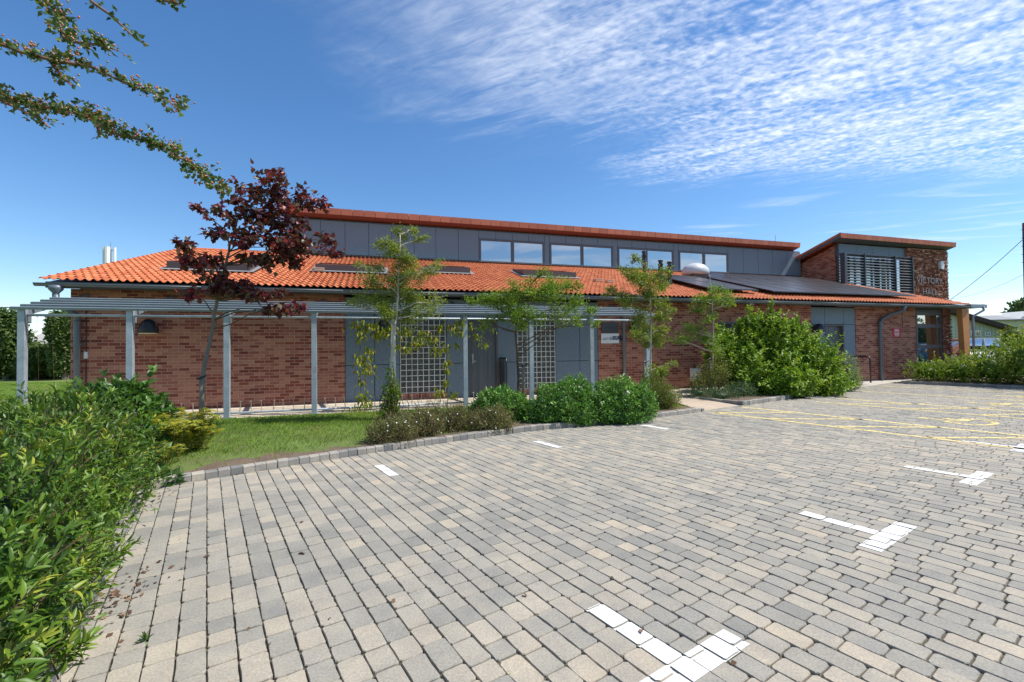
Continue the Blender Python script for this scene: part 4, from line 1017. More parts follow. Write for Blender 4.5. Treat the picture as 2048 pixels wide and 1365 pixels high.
# ------------------------------------------------------------------ wall lights, signs, boxes
def wall_light(x, y, label):
    s, z = W(x, y, 12.2); e = empty('wall_light', b2w(s, 12.4, z), label, 'wall light', 'dome wall lights on the hall front', TH)
    b = MB(); b.lathe((s, 12.2, z), [(.19, -.19), (.195, -.15), (.175, -.04), (.135, .05), (.08, .11), (.02, .13)], 24, lambda x, y, z: b2w(x, y, z)); b.bb(s-.04, s+.04, 12.2, 12.41, z+.0, z+.09); b.build('shade', M['dark'], e, True)
    b = MB(); b.lathe((s, 12.2, z), [(.18, -.205), (.18, -.188)], 24, lambda x, y, z: b2w(x, y, z)); b.build('lens', M['cream'], e)
wall_light(297, 650, 'black dome wall light on bare brick, beside the second pergola post from the left end')
wall_light(768, 650, 'black dome wall light on grey cladding, half hidden behind the slender green tree and climber')
wall_light(1272, 650, 'black dome wall light on brick right of the two plaques, behind a small tree')
wall_light(1638, 655, 'black dome wall light on grey cladding beside the far recessed door')
def plaque(name, x0, y0, x1, y1, m, label, th=.02):
    s0, z1 = W(x0, y0, 12.38); s1, z0 = W(x1, y1, 12.38); e = empty(name, b2w((s0+s1)/2, 12.4, z0), label, 'sign', None, TH)
    b = MB(); b.bb(s0, s1, 12.38, 12.398, z0, z1); b.build('plate', m, e); return e, s0, s1, z0, z1
navy = plain('navy_print', (.01, .02, .10), .5, noise=.02); gp = plain('grey_print', (.15, .16, .18), .5, noise=.02)
e, s0, s1, z0, z1 = plaque('plaque', 1203, 645.5, 1237.5, 666, plain('dark_slate', (.035, .038, .042), .4, noise=.1), 'dark grey engraved plaque on the brickwork directly above the white sign')
b = MB(); hh = z1-z0; ww = s1-s0
for y, a, c in ((.72, .38, .6), (.52, .2, .85), (.42, .25, .8), (.33, .5, .82)): b.bb(s0+ww*a, s0+ww*c, 12.376, 12.379, z0+hh*y, z0+hh*y+.01)
b.build('engraving', M['dark'], e)
e, s0, s1, z0, z1 = plaque('sign', 1202.5, 667.5, 1238, 687, M['white'], 'white rectangular sign with a navy circular people logo and two bold lines')
ww = s1-s0; hh = z1-z0
put_text('print', [('SPORT', .1, s0+ww*.63, 12.377, z0+hh*.5, .002, 'LEFT', 1, .004), ('ENGLAND', .078, s0+ww*.63, 12.377, z0+hh*.36, .002, 'LEFT', .95, .004)], navy, e)
b = MB(); cx, cz = s0+ww*.53, z0+hh*.5
for k in range(5):
    a = PI/2+2*PI*k/5+PI/5*0
    b.lathe((0, 0, 0), [(.014, 0), (.014, .004)], 10, lambda x, y, z, a=a: b2w(cx+.042*math.cos(a)+x, 12.378-z, cz+.042*math.sin(a)+y))
for k in range(3):
    a = -PI/2+(k-1)*1.1; b.lathe((0, 0, 0), [(.010, 0), (.010, .004)], 8, lambda x, y, z, a=a: b2w(cx+.02*math.cos(a)+x, 12.378-z, cz+.02*math.sin(a)+y))
b.build('logo', navy, e)
put_text('print', [('LOTTERY', .052, s0+ww*.08, 12.377, z0+hh*.45, .002, 'LEFT', 1, 0), ('FUNDED', .036, s0+ww*.08, 12.377, z0+hh*.34, .002, 'LEFT', 1, 0)], gp, e)
e, s0, s1, z0, z1 = plaque('warning_sign', 1786, 657, 1801, 674, plain('red_sign', (.5, .008, .02), .45, noise=.04), 'small red warning sign with white lettering on brick between downpipe and corner window')
b = MB(); hh = z1-z0; ww = s1-s0
for y, a in ((.84, .28), (.72, .2), (.56, .18), (.38, .13), (.28, .22), (.12, .25)):
    x = s0+ww*a
    while x < s1-ww*a:
        L = random.uniform(.02, .05); b.bb(x, min(x+L, s1-ww*a), 12.376, 12.379, z0+hh*y-.011, z0+hh*y+.011); x += L+.008
b.build('lettering', M['white'], e)
s0, z1 = W(1384, 737, 12.3); s1, z0 = W(1401, 762, 12.3); e = empty('meter_box', b2w((s0+s1)/2, 12.4, z0), 'small white utility box low on the brick wall left of the large bush', 'utility box', None, TH)
b = MB(); b.bb(s0, s1, 12.28, 12.4, z0, z1); b.build('cabinet', M['white'], e); b = MB(); b.bb(s0+.02, s1-.02, 12.27, 12.28, z0+.03, z1-.03); b.build('lid', M['white'], e)
b = MB(); b.tube([b2w(s0+.1, 12.3, z1), b2w(s0+.1, 12.3, z1+.12)], .03, 8); b.build('vent', M['dark'], e)
s, z = W(1884, 531, WT-.15); e = empty('alarm_box', b2w(s, WT-.03, z), 'white burglar alarm box high on the stone pier', 'alarm box', None, TH)
b = MB(); b.prism([b2w(s-.14, WT-.04, z+.08), b2w(s-.1, WT-.04, z-.2), b2w(s+.1, WT-.04, z-.2), b2w(s+.16, WT-.04, z+.02), b2w(s+.08, WT-.04, z+.22), b2w(s-.08, WT-.04, z+.22)], (.14*SA, -.14*CA, 0)); b.build('cover', M['white'], e)
b = MB(); b.bb(s-.05, s+.05, WT-.17, WT-.04, z-.27, z-.2); b.build('strobe', M['dark'], e)
# handrails by the doors
def handrail(x, t, label, h=.98, ribs=False):
    s = W(x, 740, t)[0]; e = empty('handrail', b2w(s, t, .08), label, 'handrail', 'handrails beside the doors', TH)
    b = MB(); b.tube([b2w(s, t-.5, .08), b2w(s, t-.5, h-.1), b2w(s, t-.46, h-.02), b2w(s, t-.38, h), b2w(s, t+.1, h), b2w(s, t+.18, h-.03), b2w(s, t+.2, h-.1), b2w(s, t+.2, .08)], .025, 8); b.build('rail', M['dark'], e, True)
    if ribs:
        b = MB(); b.bb(s+.03, s+.15, t+.2, t+.26, .1, h)
        for k in range(20): b.bb(s+.025, s+.155, t+.17, t+.2, .14+k*.042, .165+k*.042)
        b.build('ribbed_cover', M['dark'], e)
handrail(1003, 12.1, 'black ribbed handrail standing by the plain grey double width door', 1.16, True)
handrail(1712, 12.1, 'black looped handrail standing by the far door beside the bushes', 1.0)

# ------------------------------------------------------------------ trees
def px_clusters(L, Y, dy=.35):
    out = []
    for x, y, r, w_ in L:
        out.append((P(x, y, Y+rng.uniform(-1, 1)*dy), r*Y/F*(1.1 if dy > .34 and Y < 8.5 else 1.2), w_))
    return out
def trunk_px(L, Y): return [P(x, y, Y+rng.normal()*.03 if i else Y) for i, (x, y) in enumerate(L)]
def stake(x, y0, y1, Y, label, dx=0):
    a = P(x+dx, y1, Y); c = P(x+dx, y0, Y); e = empty('tree_stake', (a.x, a.y, .06), label, 'tree stake')
    b = MB(); b.tube([(a.x, a.y, .04), c], .036, 10); b.build('post', M['stake'], e, True)
    b = MB(); b.tube([c+Vector((-.05, -.04, -.05)), c+Vector((.03, -.045, -.03)), c+Vector((.1, -.02, .0))], .014, 5); b.build('strap', M['dark'], e)
Y = 8.15
PC = [(545, 348, 12, .25), (520, 380, 42, 1.2), (568, 385, 42, 1.3), (608, 402, 32, 1.1), (638, 415, 18, .5), (482, 405, 22, .6), (462, 432, 16, .35), (500, 430, 38, 1.3), (550, 430, 48, 1.8), (590, 448, 34, 1.2), (470, 470, 32, 1), (520, 480, 38, 1.3), (570, 490, 42, 1.6), (608, 490, 38, 1.5), (648, 480, 18, .5), (668, 506, 16, .5), (545, 515, 32, 1.1), (598, 520, 32, 1.2), (390, 415, 13, .4), (430, 418, 11, .25), (375, 497, 18, .4), (388, 520, 26, .9), (420, 520, 22, .6), (430, 470, 22, .6), (360, 487, 9, .2), (402, 545, 18, .5), (382, 590, 18, .5), (420, 588, 22, .6), (470, 575, 25, .9), (500, 590, 25, .9), (530, 590, 22, .7), (560, 585, 12, .3), (552, 622, 18, .6), (580, 618, 20, .6), (602, 618, 12, .3), (440, 560, 22, .7), (500, 515, 20, .4)]
b0 = P(402, 851, Y)
tree('purple_leaved_tree', 'young tree with dark purple heart shaped leaves leaning above the pergola', (b0.x, b0.y, .06), trunk_px([(402, 854), (404, 800), (407, 745), (418, 690), (430, 625), (437, 575), (452, 530), (463, 480), (475, 440), (510, 400)], Y), .045, px_clusters(PC, Y), LM['purple'], .09, .085, M['bark'], 2, group=None, per=140, droop=.22, subs=7, hang=.35)
stake(403, 752, 850, Y-.08, 'dark round stake strapped against the trunk of the purple tree')
Y = 8.8
TC = [(800, 468, 18, .5), (825, 463, 12, .3), (845, 477, 12, .25), (757, 488, 15, .35), (785, 500, 22, .8), (812, 520, 24, .9), (752, 535, 15, .3), (790, 550, 32, 1.2), (742, 565, 26, .7), (838, 555, 26, .6), (866, 542, 14, .25), (800, 590, 42, 1.7), (748, 602, 32, 1), (835, 597, 32, 1), (872, 600, 20, .35), (718, 600, 18, .3), (700, 606, 10, .12), (770, 625, 26, .9), (815, 632, 28, .9), (858, 627, 20, .5), (882, 531, 12, .15), (716, 530, 10, .15)]
b0 = P(776, 842, Y)
tree('young_tree', 'slender young tree with open olive green crown and creeper round its foot', (b0.x, b0.y, .06), trunk_px([(776, 846), (779, 780), (783, 720), (788, 680), (790, 645), (795, 600), (797, 560), (800, 500), (800, 470)], Y), .043, px_clusters(TC, Y, .3), LM['green1'], .042, .026, M['bark_pale'], 0, group='young trees in the front garden', per=1000, droop=.2, subs=9)
Y = 9.6
TC = [(970, 602, 22, .7), (945, 606, 14, .4), (1000, 600, 28, 1), (1035, 600, 30, 1.1), (1030, 580, 20, .5), (1070, 592, 32, 1.2), (1100, 572, 26, .9), (1085, 545, 12, .3), (1130, 575, 20, .6), (1152, 574, 12, .3), (1110, 600, 32, 1.1), (1150, 615, 26, .8), (1183, 622, 15, .4), (1030, 630, 28, 1), (1000, 640, 12, .25), (1060, 630, 28, 1), (1120, 636, 22, .6), (1160, 645, 15, .35), (1190, 648, 10, .2), (1045, 652, 18, .4), (966, 655, 12, .2), (972, 640, 12, .2)]
b0 = P(1037, 812, Y)
tree('young_tree', 'young tree with wide flat bright green crown, right of the grey door', (b0.x, b0.y, .06), trunk_px([(1037, 818), (1037, 760), (1034, 700), (1030, 665), (1032, 630), (1042, 600)], Y), .034, px_clusters(TC, Y, .35), LM['green2'], .044, .028, M['twig'], 0, group='young trees in the front garden', per=850, droop=.2, subs=9)
stake(1047, 728, 812, Y-.1, 'pale weathered stake beside the flat crowned tree')
Y = 10.8
TC = [(1268, 520, 12, .2), (1258, 546, 20, .6), (1285, 565, 28, 1), (1310, 555, 28, .9), (1332, 572, 18, .4), (1295, 588, 24, .8), (1235, 592, 18, .4), (1215, 586, 12, .2), (1255, 602, 20, .4), (1320, 610, 18, .5), (1280, 635, 22, .6), (1327, 637, 16, .5), (1300, 655, 24, .8), (1275, 667, 20, .6), (1330, 662, 12, .3), (1310, 682, 18, .6), (1290, 684, 16, .4), (1340, 622, 10, .15), (1323, 745, 14, .3), (1345, 727, 10, .15)]
b0 = P(1301, 800, Y)
tree('young_tree', 'narrow young tree with tiered green tufts at the right pergola end', (b0.x, b0.y, .06), trunk_px([(1301, 808), (1301, 720), (1302, 650), (1300, 600), (1298, 560), (1292, 525)], Y), .026, px_clusters(TC, Y, .35), LM['green1'], .05, .032, M['bark_pale'], 0, group='young trees in the front garden', per=1050, droop=.2, subs=8)
stake(1289, 722, 790, Y-.1, 'short dark stake beside the narrow tree at the pergola end')
Y = 12.5
TC = [(1425, 588, 20, .6), (1402, 602, 20, .6), (1440, 600, 18, .5), (1460, 592, 16, .4), (1466, 606, 12, .3), (1393, 620, 14, .4), (1420, 640, 18, .5), (1390, 660, 18, .5), (1370, 655, 12, .3), (1425, 680, 16, .4), (1405, 682, 13, .3), (1352, 681, 16, .35), (1372, 678, 12, .35), (1445, 700, 20, .5)]
b0 = P(1424, 790, Y)
tree('young_tree', 'thin sparse young tree before the brick wall, left of the big bush', (b0.x, b0.y, .06), trunk_px([(1424, 795), (1425, 720), (1427, 660), (1425, 620), (1423, 580), (1419, 550)], Y), .024, px_clusters(TC, Y, .35), LM['green2'], .055, .035, M['bark_pale'], 0, group='young trees in the front garden', per=700, droop=.2, subs=8)
stake(1420, 716, 785, Y-.1, 'brown stake against the thin tree left of the big bush')

# climbers on the pergola
def PTp(x, y, t):
    s, z = W(x, y, t); return np.array(b2w(s, t, z))
def climber(label, stem, cl, base, L=.11, n=48):
    e = empty('climbing_plant', base, label, 'climbing plant', 'climbers on the pergola wires')
    b = MB()
    for st in stem: b.tube([PTp(x, y, 10.46+random.gauss(0, .01)) for x, y in st], .006, 5, False)
    LP = []; 
    for x, y, r, w_ in cl:
        c = PTp(x, y, 10.45); k = int(n*w_); LP.append(c+rng.normal(size=(k, 3))*np.array([r, r*.5, r*.8])*9.6/F*.6)
    LP = np.concatenate(LP); k = len(LP); b.build('stem', M['twig'], e)
    A = rng.normal(size=(k, 3))*.35+np.array([0, -.1, -1]); leaves('foliage', LM['vine'], LP, A, rng.normal(size=(k, 3))*.5+np.array([.2, -.7, .4]), L*(rng.random(k)*.5+.7), L*.34*(rng.random(k)*.4+.8), e, 1, None, .2, .2)
climber('yellow green climber hanging in loose tufts over the grey panels left of the pale trunk', [[(712, 836), (722, 780), (718, 720), (722, 680), (726, 640)], [(700, 650), (722, 660)], [(722, 640), (760, 640), (790, 655)]],
        [(712, 648, 14, .7), (725, 655, 12, .7), (745, 652, 14, .9), (757, 668, 14, 1), (722, 672, 12, .7), (725, 715, 14, 1.2), (732, 735, 16, 1.4), (738, 700, 10, .6), (722, 765, 8, .4), (725, 790, 12, .7), (733, 808, 12, .7), (708, 822, 16, .9), (720, 840, 14, .8), (698, 835, 12, .4)], tuple(PTp(712, 838, 10.4)))
climber('yellow green climber with drooping leaves spread across the glass blocks on a single stem', [[(893, 835), (895, 780), (892, 720), (893, 660), (895, 640)], [(893, 660), (850, 668), (800, 655), (770, 650)], [(893, 650), (930, 640)]],
        [(775, 660, 14, 1), (790, 690, 13, .8), (805, 665, 15, 1.1), (815, 700, 10, .5), (832, 685, 14, 1), (845, 665, 13, .8), (862, 680, 14, 1), (880, 655, 12, .7), (905, 655, 13, .8), (925, 645, 13, 1), (918, 665, 10, .6), (893, 695, 12, .8), (872, 700, 10, .5), (893, 740, 7, .35), (893, 765, 7, .4), (878, 785, 10, .5), (905, 790, 10, .5), (895, 725, 9, .4), (915, 690, 9, .3)], tuple(PTp(893, 836, 10.4)))
climber('short tuft of drooping yellow green leaves hanging in front of the grey door', [[(938, 650), (960, 672), (985, 690)]], [(955, 672, 11, .8), (970, 690, 9, .5), (942, 655, 8, .4), (985, 660, 10, .3)], tuple(PTp(938, 640, 10.45)), .085)

# hawthorn: trunk outside the frame on the left, boughs reaching across the sky
hb = Vector((-4.9, 1.6, .05)); he = empty('hawthorn_tree', hb, 'hawthorn branches with berries reaching across the sky from the left', 'tree')
b = MB(); tp = [hb, hb+Vector((.05, .03, .9)), hb+Vector((.2, .0, 1.8)), hb+Vector((.25, .1, 2.8)), hb+Vector((.4, .2, 3.9))]; b.tube(tp, [.13, .11, .1, .08, .05], 10); b.build('trunk', M['bark'], he, True)
HY = 2.7
runs = [([(-60, 170), (0, 195), (60, 212), (120, 218), (185, 235), (230, 268), (290, 283), (330, 296), (375, 325), (405, 350), (438, 386)], 2.6, 1.6),
        ([(-60, 70), (0, 88), (40, 104), (95, 118), (140, 127), (190, 136), (232, 158), (262, 172), (300, 184), (340, 205), (360, 222)], 2.5, .75),
        ([(60, -60), (90, 0), (108, 18), (120, 45), (128, 75), (150, 85), (205, 92), (238, 102)], 2.2, 1.2),
        ([(150, -40), (185, 5), (218, 28), (242, 50), (272, 78), (296, 92)], 2.6, .22),
        ([(-30, 190), (0, 200), (35, 217), (75, 237), (100, 256)], 2.5, .5),
        ([(100, 120), (112, 138), (125, 155), (145, 172)], 2.5, .5),
        ([(300, -30), (322, 0), (345, 5), (360, 8)], 2.4, .8), ([(180, 235), (195, 252), (200, 275)], 2.6, .8)]
br = MB(); LP = []; LA = []; BP = []
for pts, Yh, w_ in runs:
    ps = [P(x, y, Yh+.05*math.sin(i)) for i, (x, y) in enumerate(pts)]
    if pts[0][0] < -20 or pts[0][1] < -20:
        src = tp[3] if pts[0][1] > 0 else tp[4]; ps = [src, src.lerp(ps[0], .5)+Vector((0, 0, .12))]+ps
    n = len(ps); br.tube(ps, [.011*(1-i/n)+.0022 for i in range(n)], 6, False)
    for i in range(len(ps)-1):
        a, c = ps[i], ps[i+1]; L = (c-a).length
        if i < 2 and len(ps) > len(pts) and False: continue
        fr_ = 1-.4*i/len(ps)
        for k in range(max(1, int(L*150*w_))):
            q = a.lerp(c, random.random()); d = Vector(rdir(1)[0]); d.z = abs(d.z)*.4+d.z*.4; off = d*random.uniform(.01, .07)*(.7+.6*w_*.6)
            e_ = q+off
            for m_ in range(3): LP.append(e_+Vector(rng.normal(size=3)*.008)); LA.append(off.normalized()+Vector(rng.normal(size=3)*.7))
            if random.random() < .55 and w_ > .3:
                br.tube([q, e_+Vector((0, 0, .004))], [.001, .0007], 3, False)
                for m_ in range(random.choice((1, 2, 2, 3))):
                    bp = e_+Vector(rng.normal(size=3)*.016)+Vector((0, 0, .012)); BP.append(bp); br.tube([e_, bp], .0006, 3, False)
br.build('branch', plain('hawthorn_bark', (.22, .12, .08), .8, noise=.3), he)
LP = np.array([tuple(p) for p in LP]); LA = np.array([tuple(p) for p in LA]); k = len(LP)
leaves('crown', LM['haw'], LP, LA, rng.normal(size=(k, 3))+np.array([0, 0, .5]), .030*(rng.random(k)*.6+.6), .022*(rng.random(k)*.5+.7), he, 2, None, .2, .4)
bb_ = MB()
for p in BP:
    r = random.uniform(.0046, .0064); prof = [(r*.3, -r), (r*.85, -r*.6), (r, 0), (r*.85, r*.6), (r*.4, r)]
    bb_.lathe(tuple(p), prof, 7); bb_.c += [random.random()]*(len(prof)*7-7+2)
bb_.build('berry', var_mat('hawthorn_berry', [(0, (.2, .2, .05)), (.5, (.35, .17, .06)), (1, (.45, .09, .04))], rough=.35, namt=.1, bump=0, spec=.5), he, True)

# ------------------------------------------------------------------ shrubs
def lob(x, y, Y, rx, ry, rz_): return (tuple(P(x, y, Y)), (rx, ry, rz_))
# foreground hedge along the left kerb
hl = []
for i, p in enumerate(np.arange(-1.4, 6.3, .55)):
    for j, q in enumerate((-1.0, -1.65, -2.4, -3.2)):
        x, y, _ = pq(p+.2*(j % 2)+random.gauss(0, .05), q+random.gauss(0, .05)); h = .46+random.gauss(0, .035)-(.05 if j == 0 else 0)
        hl.append(((x, y, h), (.53, .53, .55)))
for p in np.arange(-1.6, 5.6, .4):
    x, y, _ = pq(p, -.72+random.gauss(0, .03)); hl.append(((x, y, .2+random.random()*.06), (.3, .3, .27)))
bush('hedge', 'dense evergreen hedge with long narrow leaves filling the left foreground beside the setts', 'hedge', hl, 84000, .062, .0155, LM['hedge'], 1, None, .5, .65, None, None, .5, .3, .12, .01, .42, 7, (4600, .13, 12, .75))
bush('shrub', 'arching broad leaved dark green shrub behind the foreground hedge before the second pergola post', 'shrub', [lob(255, 838, 6.0, .5, .45, .36), lob(195, 850, 6.0, .45, .4, .33), lob(285, 895, 5.5, .26, .25, .26), lob(255, 792, 6.0, .22, .2, .2), lob(235, 810, 6.0, .26, .25, .22), lob(205, 800, 6.2, .22, .3, .2)], 3600, .11, .055, LM['broad'], 2, None, .3, .7, None, None, .5, .25, .25, .07, .6, 9, (26, .4, 12, .8))
bush('shrub', 'low spray of dark toothed leaves lying over the kerb corner by the hedge', 'shrub', [lob(285, 955, 4.9, .24, .16, .1), lob(330, 962, 4.85, .16, .1, .06)], 260, .09, .045, LM['broad'], 2, None, .1, .8, .0, None, .6, .25, .2, .02, 0, 4)
# bare sticks out of the hedge
e = empty('dead_stems', tuple(P(100, 830, 5.2)), 'three bare tan dead stems sticking up from the hedge top', 'dead stems')
b = MB()
for (x0, y0, x1, y1, Y) in ((82, 825, 93, 775, 5.3), (160, 820, 190, 772, 5.6), (62, 800, 66, 772, 5.4)): b.tube([P(x0, y0+60, Y), P(x0, y0, Y), P((x0+x1)/2-2, (y0+y1)/2, Y), P(x1, y1, Y)], [.006, .006, .005, .003], 5)
b.build('stem', plain('dead_wood', (.42, .27, .17), .8), e)
# ferns
def fern(x, y, Y, n, size, label):
    c = P(x, y, Y); e = empty('fern', (c.x, c.y, .07), label, 'fern', 'yellowing ferns under the purple tree')
    LP = []; LA = []; LN = []; b = MB(); LL = []
    for i in range(n):
        a = 2*PI*i/n+random.random()*.6; R0 = size*random.uniform(.35, 1); H = size*random.uniform(.55, 1.25); o = Vector((math.cos(a), math.sin(a), 0))
        j_ = Vector((random.gauss(0, .05), random.gauss(0, .05), 0)); pts = [Vector((c.x, c.y, .08))+j_+o*R0*(t**.85)+Vector((0, 0, H*math.sin(min(t*2.1, 2.6))*.8)) for t in np.linspace(0, 1, 12)]
        b.tube(pts, [.004]*6+[.0025]*6, 4, False)
        side = Vector((-o.y, o.x, 0))
        for k in range(11):
            for m_ in range(2):
                q = pts[k].lerp(pts[k+1], m_/2); t = (k+m_/2)/11; ln = size*.2*math.sin(PI*min(t*.85+.15, 1))**.8
                for sg_ in (-1, 1):
                    LP.append(q); LA.append(side*sg_+(pts[k+1]-pts[k]).normalized()*.55+Vector((0, 0, -.15))); LL.append(ln*random.uniform(.8, 1.1)); LN.append(Vector((0, 0, 1))+Vector(rng.normal(size=3)*.2))
    k = len(LP); LL = np.array(LL)
    leaves('frond', LM['fern'], np.array([tuple(p) for p in LP]), np.array([tuple(p) for p in LA]), np.array([tuple(p) for p in LN]), LL, LL*.3, e, 0, None, .15, .15)
    b.build('stem', LM['fern'], e)
fern(312, 900, 5.7, 24, .58, 'yellow green fern nearest the dark shrub at the left'); fern(352, 900, 5.95, 24, .6, 'yellow fern in the middle of the clump under the purple tree')
fern(395, 895, 6.2, 22, .52, 'green fern at the foot of the purple tree, right of the clump'); fern(335, 928, 5.4, 12, .28, 'small bright fern low at the front of the clump')
def flowers(e, lobes, n, r=.012, m=None):
    p, nn = lobes_points(lobes, n, .12, .1); b = MB()
    for q, d in zip(p, nn):
        q = Vector(q)+Vector(d)*.02; d = Vector(d)+Vector((0, -.4, .3)); d.normalize(); a = d.orthogonal().normalized(); c = d.cross(a)
        b.add([q]+[q+(a*math.cos(2*PI*k/6)+c*math.sin(2*PI*k/6))*r*(1 if k % 2 else .75)+d*r*.3 for k in range(6)], [(0, k+1, (k+1) % 6+1) for k in range(6)])
        b.build('flower', m or M['white'], e); b = MB()
for x, y, Y, w_, h_, lb in ((782, 868, 6.65, .36, .24, 'bronze green dwarf shrub at the foot of the slender tree, nearest the kerb'), (838, 852, 7.1, .36, .25, 'bronze green flowering shrub second from the left along the kerb'), (905, 846, 7.5, .4, .27, 'bronze green shrub dotted with white flowers third along the kerb'), (985, 850, 7.6, .33, .27, 'bronze flowering shrub against the glossy green bushes')):
    L = [lob(x, y, Y, w_, .3, h_), lob(x-22, y+10, Y, w_*.6, .25, h_*.75), lob(x+22, y+8, Y+.1, w_*.6, .25, h_*.8), lob(x+8, y-16, Y, w_*.4, .2, h_*.6)]
    e = bush('flowering_shrub', lb, 'shrub', L, 7500, .026, .011, LM['brown'], 0, 'low flowering shrubs along the kerb', .7, .5, None, None, .7, .2, .1, .04, .0, 16, (70, .2, 16, .9))
    flowers(e, L, 16)
for L, n, lb in (([lob(1000, 815, 8.55, .5, .42, .36), lob(965, 830, 8.5, .28, .25, .26), lob(1030, 825, 8.5, .3, .3, .3)], 6500, 'low rounded glossy green bush, leftmost of the three by the flat crowned tree'),
                 ([lob(1120, 812, 8.45, .5, .42, .42), lob(1095, 830, 8.3, .42, .3, .3), lob(1150, 790, 8.6, .34, .3, .34), lob(1157, 835, 8.3, .35, .28, .28)], 9000, 'glossy green bush in the middle of the three, its top rising to the pergola post'),
                 ([lob(1240, 805, 8.75, .55, .45, .46), lob(1205, 825, 8.5, .3, .3, .34), lob(1275, 815, 8.7, .34, .35, .4), lob(1240, 835, 8.45, .45, .28, .25)], 10000, 'largest glossy green bush, right of the three, overhanging the kerb')):
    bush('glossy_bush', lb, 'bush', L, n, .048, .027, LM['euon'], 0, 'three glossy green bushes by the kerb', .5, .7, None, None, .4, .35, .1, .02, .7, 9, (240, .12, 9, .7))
L = [lob(1332, 800, 9.9, .3, .28, .34), lob(1318, 790, 10, .18, .2, .26)]
bush('shrub', 'upright yellow green feathery shrub right of the glossy bushes', 'shrub', L, 5000, .05, .009, LM['olive'], 0, None, 1.1, .5, None, None, .6, .2, .1, .05, .5, 20)
bush('shrub', 'loose leafy growth around the foot of the narrow tree', 'shrub', [lob(1305, 765, 10.7, .28, .28, .42)], 1000, .05, .028, LM['green2'], 0, None, .6, .6, None, None, .7, .3, .1, .05, 0, 14)
L = [P(779, 800, 8.75), P(777, 830, 8.75), P(782, 765, 8.75)]
bush('ivy', 'ivy like climber wrapped around the stem of the slender tree', 'ivy', [(tuple(L[0]), (.16, .16, .34)), (tuple(L[1]), (.2, .18, .2)), (tuple(L[2]), (.08, .08, .4)), (tuple(L[0]+Vector((.12, 0, .12))), (.1, .1, .22))], 1500, .05, .03, LM['green2'], 0, None, .4, .9, None, None, .9, .2, .1, .06, 0, 10)
bush('ground_cover', 'low blue green ground cover spilling along the edge of the tan path', 'ground cover', [lob(1395, 786, 12.0, .45, .3, .2), lob(1440, 792, 11.6, .5, .3, .2), lob(1478, 782, 12.0, .45, .3, .26)], 5500, .035, .012, LM['low'], 0, None, .8, .5, None, None, .6, .2, .1, .05, .4, 12)
bush('shrub', 'yellowing shrub with thin stems at the foot of the thin tree', 'shrub', [lob(1415, 755, 12.3, .32, .3, .42), lob(1440, 745, 12.4, .3, .3, .5), lob(1395, 765, 12.1, .2, .2, .25)], 2600, .045, .028, LM['olive'], 0, None, .5, .6, None, None, .8, .25, .1, .05, 0, 16)
L = [lob(1470, 722, 13.4, .75, .7, .72), lob(1550, 705, 13.5, .95, .8, .86), lob(1618, 728, 13.4, .75, .7, .72), lob(1500, 760, 12.7, .6, .5, .5), lob(1565, 765, 12.6, .85, .6, .55), lob(1640, 770, 13.0, .65, .6, .42), lob(1585, 800, 12.15, .6, .3, .12), lob(1500, 655, 13.5, .3, .3, .32), lob(1545, 648, 13.5, .26, .25, .34), lob(1582, 660, 13.5, .25, .25, .3), lob(1445, 690, 13.3, .3, .3, .35)]
bush('large_bush', 'tall spreading bright green bush in front of the brick wall and far door', 'bush', L, 22000, .095, .056, LM['big'], 0, None, .25, .7, None, None, .5, .3, .25, .04, .6, 8, (620, .42, 13, .8))
bush('shrub', 'grey green fine leaved shrub at the right edge of the large bush', 'shrub', [lob(1688, 742, 14.1, .42, .4, .6), lob(1700, 765, 13.9, .34, .35, .38)], 8000, .036, .014, LM['grey'], 0, None, .5, .6, None, None, .5, .2, .1, .05, .55, 14)
L = []
for k, p in enumerate(np.arange(5.1, -6, -.72)):
    hgt = (.4, .5, .66, .84, 1.0)[min(k, 4)]+random.gauss(0, .04)
    for q in (21.6, 22.6):
        x, y, _ = pq(p+random.gauss(0, .1), q); L.append(((x, y, hgt*.95), (.62, .62, hgt)))
bush('hedge', 'loose bright green hedge at the right behind the yellow marked bays', 'hedge', L, 46000, .075, .045, LM['right'], 0, None, .45, .7, None, None, .6, .3, .2, .06, .5, 6, (900, .34, 12, .8))

# lawn blades
def in_poly(px, py, poly):
    c = np.zeros(len(px), bool); n = len(poly)
    for i in range(n):
        x0, y0 = poly[i][:2]; x1, y1 = poly[(i+1) % n][:2]
        c ^= ((y0 > py) != (y1 > py)) & (px < (x1-x0)*(py-y0)/(y1-y0+1e-12)+x0)
    return c
def grass(name, label, n, x0, x1, y0, y1, fn, L, Wd, z=.07):
    x = rng.uniform(x0, x1, n); y = rng.uniform(y0, y1, n); k = fn(x, y); x, y = x[k], y[k]; n = len(x)
    pt = np.stack([x, y, np.full(n, z)], 1); A = rng.normal(size=(n, 3))*.45+np.array([0, 0, 1])
    var = np.clip(rng.random(n)*.6+patch_noise(pt, 1.5)*.4, 0, 1)
    o = leaves(name, LM['grass'], pt, A, rng.normal(size=(n, 3)), L*(rng.random(n)*.8+.5), Wd, None, 0, var, .2, .1); return tag(o, label, 'grass', None, 'stuff')
def gfn(x, y):
    k = in_poly(x, y, gb); p = x*UX+y*UY; q = x*VX+y*VY; t = -x*SA+y*CA
    d = p-np.interp(q, KQ, KP)-.12
    nz = np.sin(x*3.1+y*2.3)*np.sin(y*4.1-x*1.7)*.5+np.sin(x*9+y*7)*.2
    keep = (d > .02) & (rng.random(len(x)) < np.clip((d-.28+nz*.6)*1.5, .1, 1)) & (q > -.6)
    return k & keep & (rng.random(len(x)) < np.where(t > 8.6, 1, .62))
grass('grass', 'short mown green grass in the garden strip before the pergola', 190000, -7.5, 4, 4.6, 13, gfn, .05, .0045)
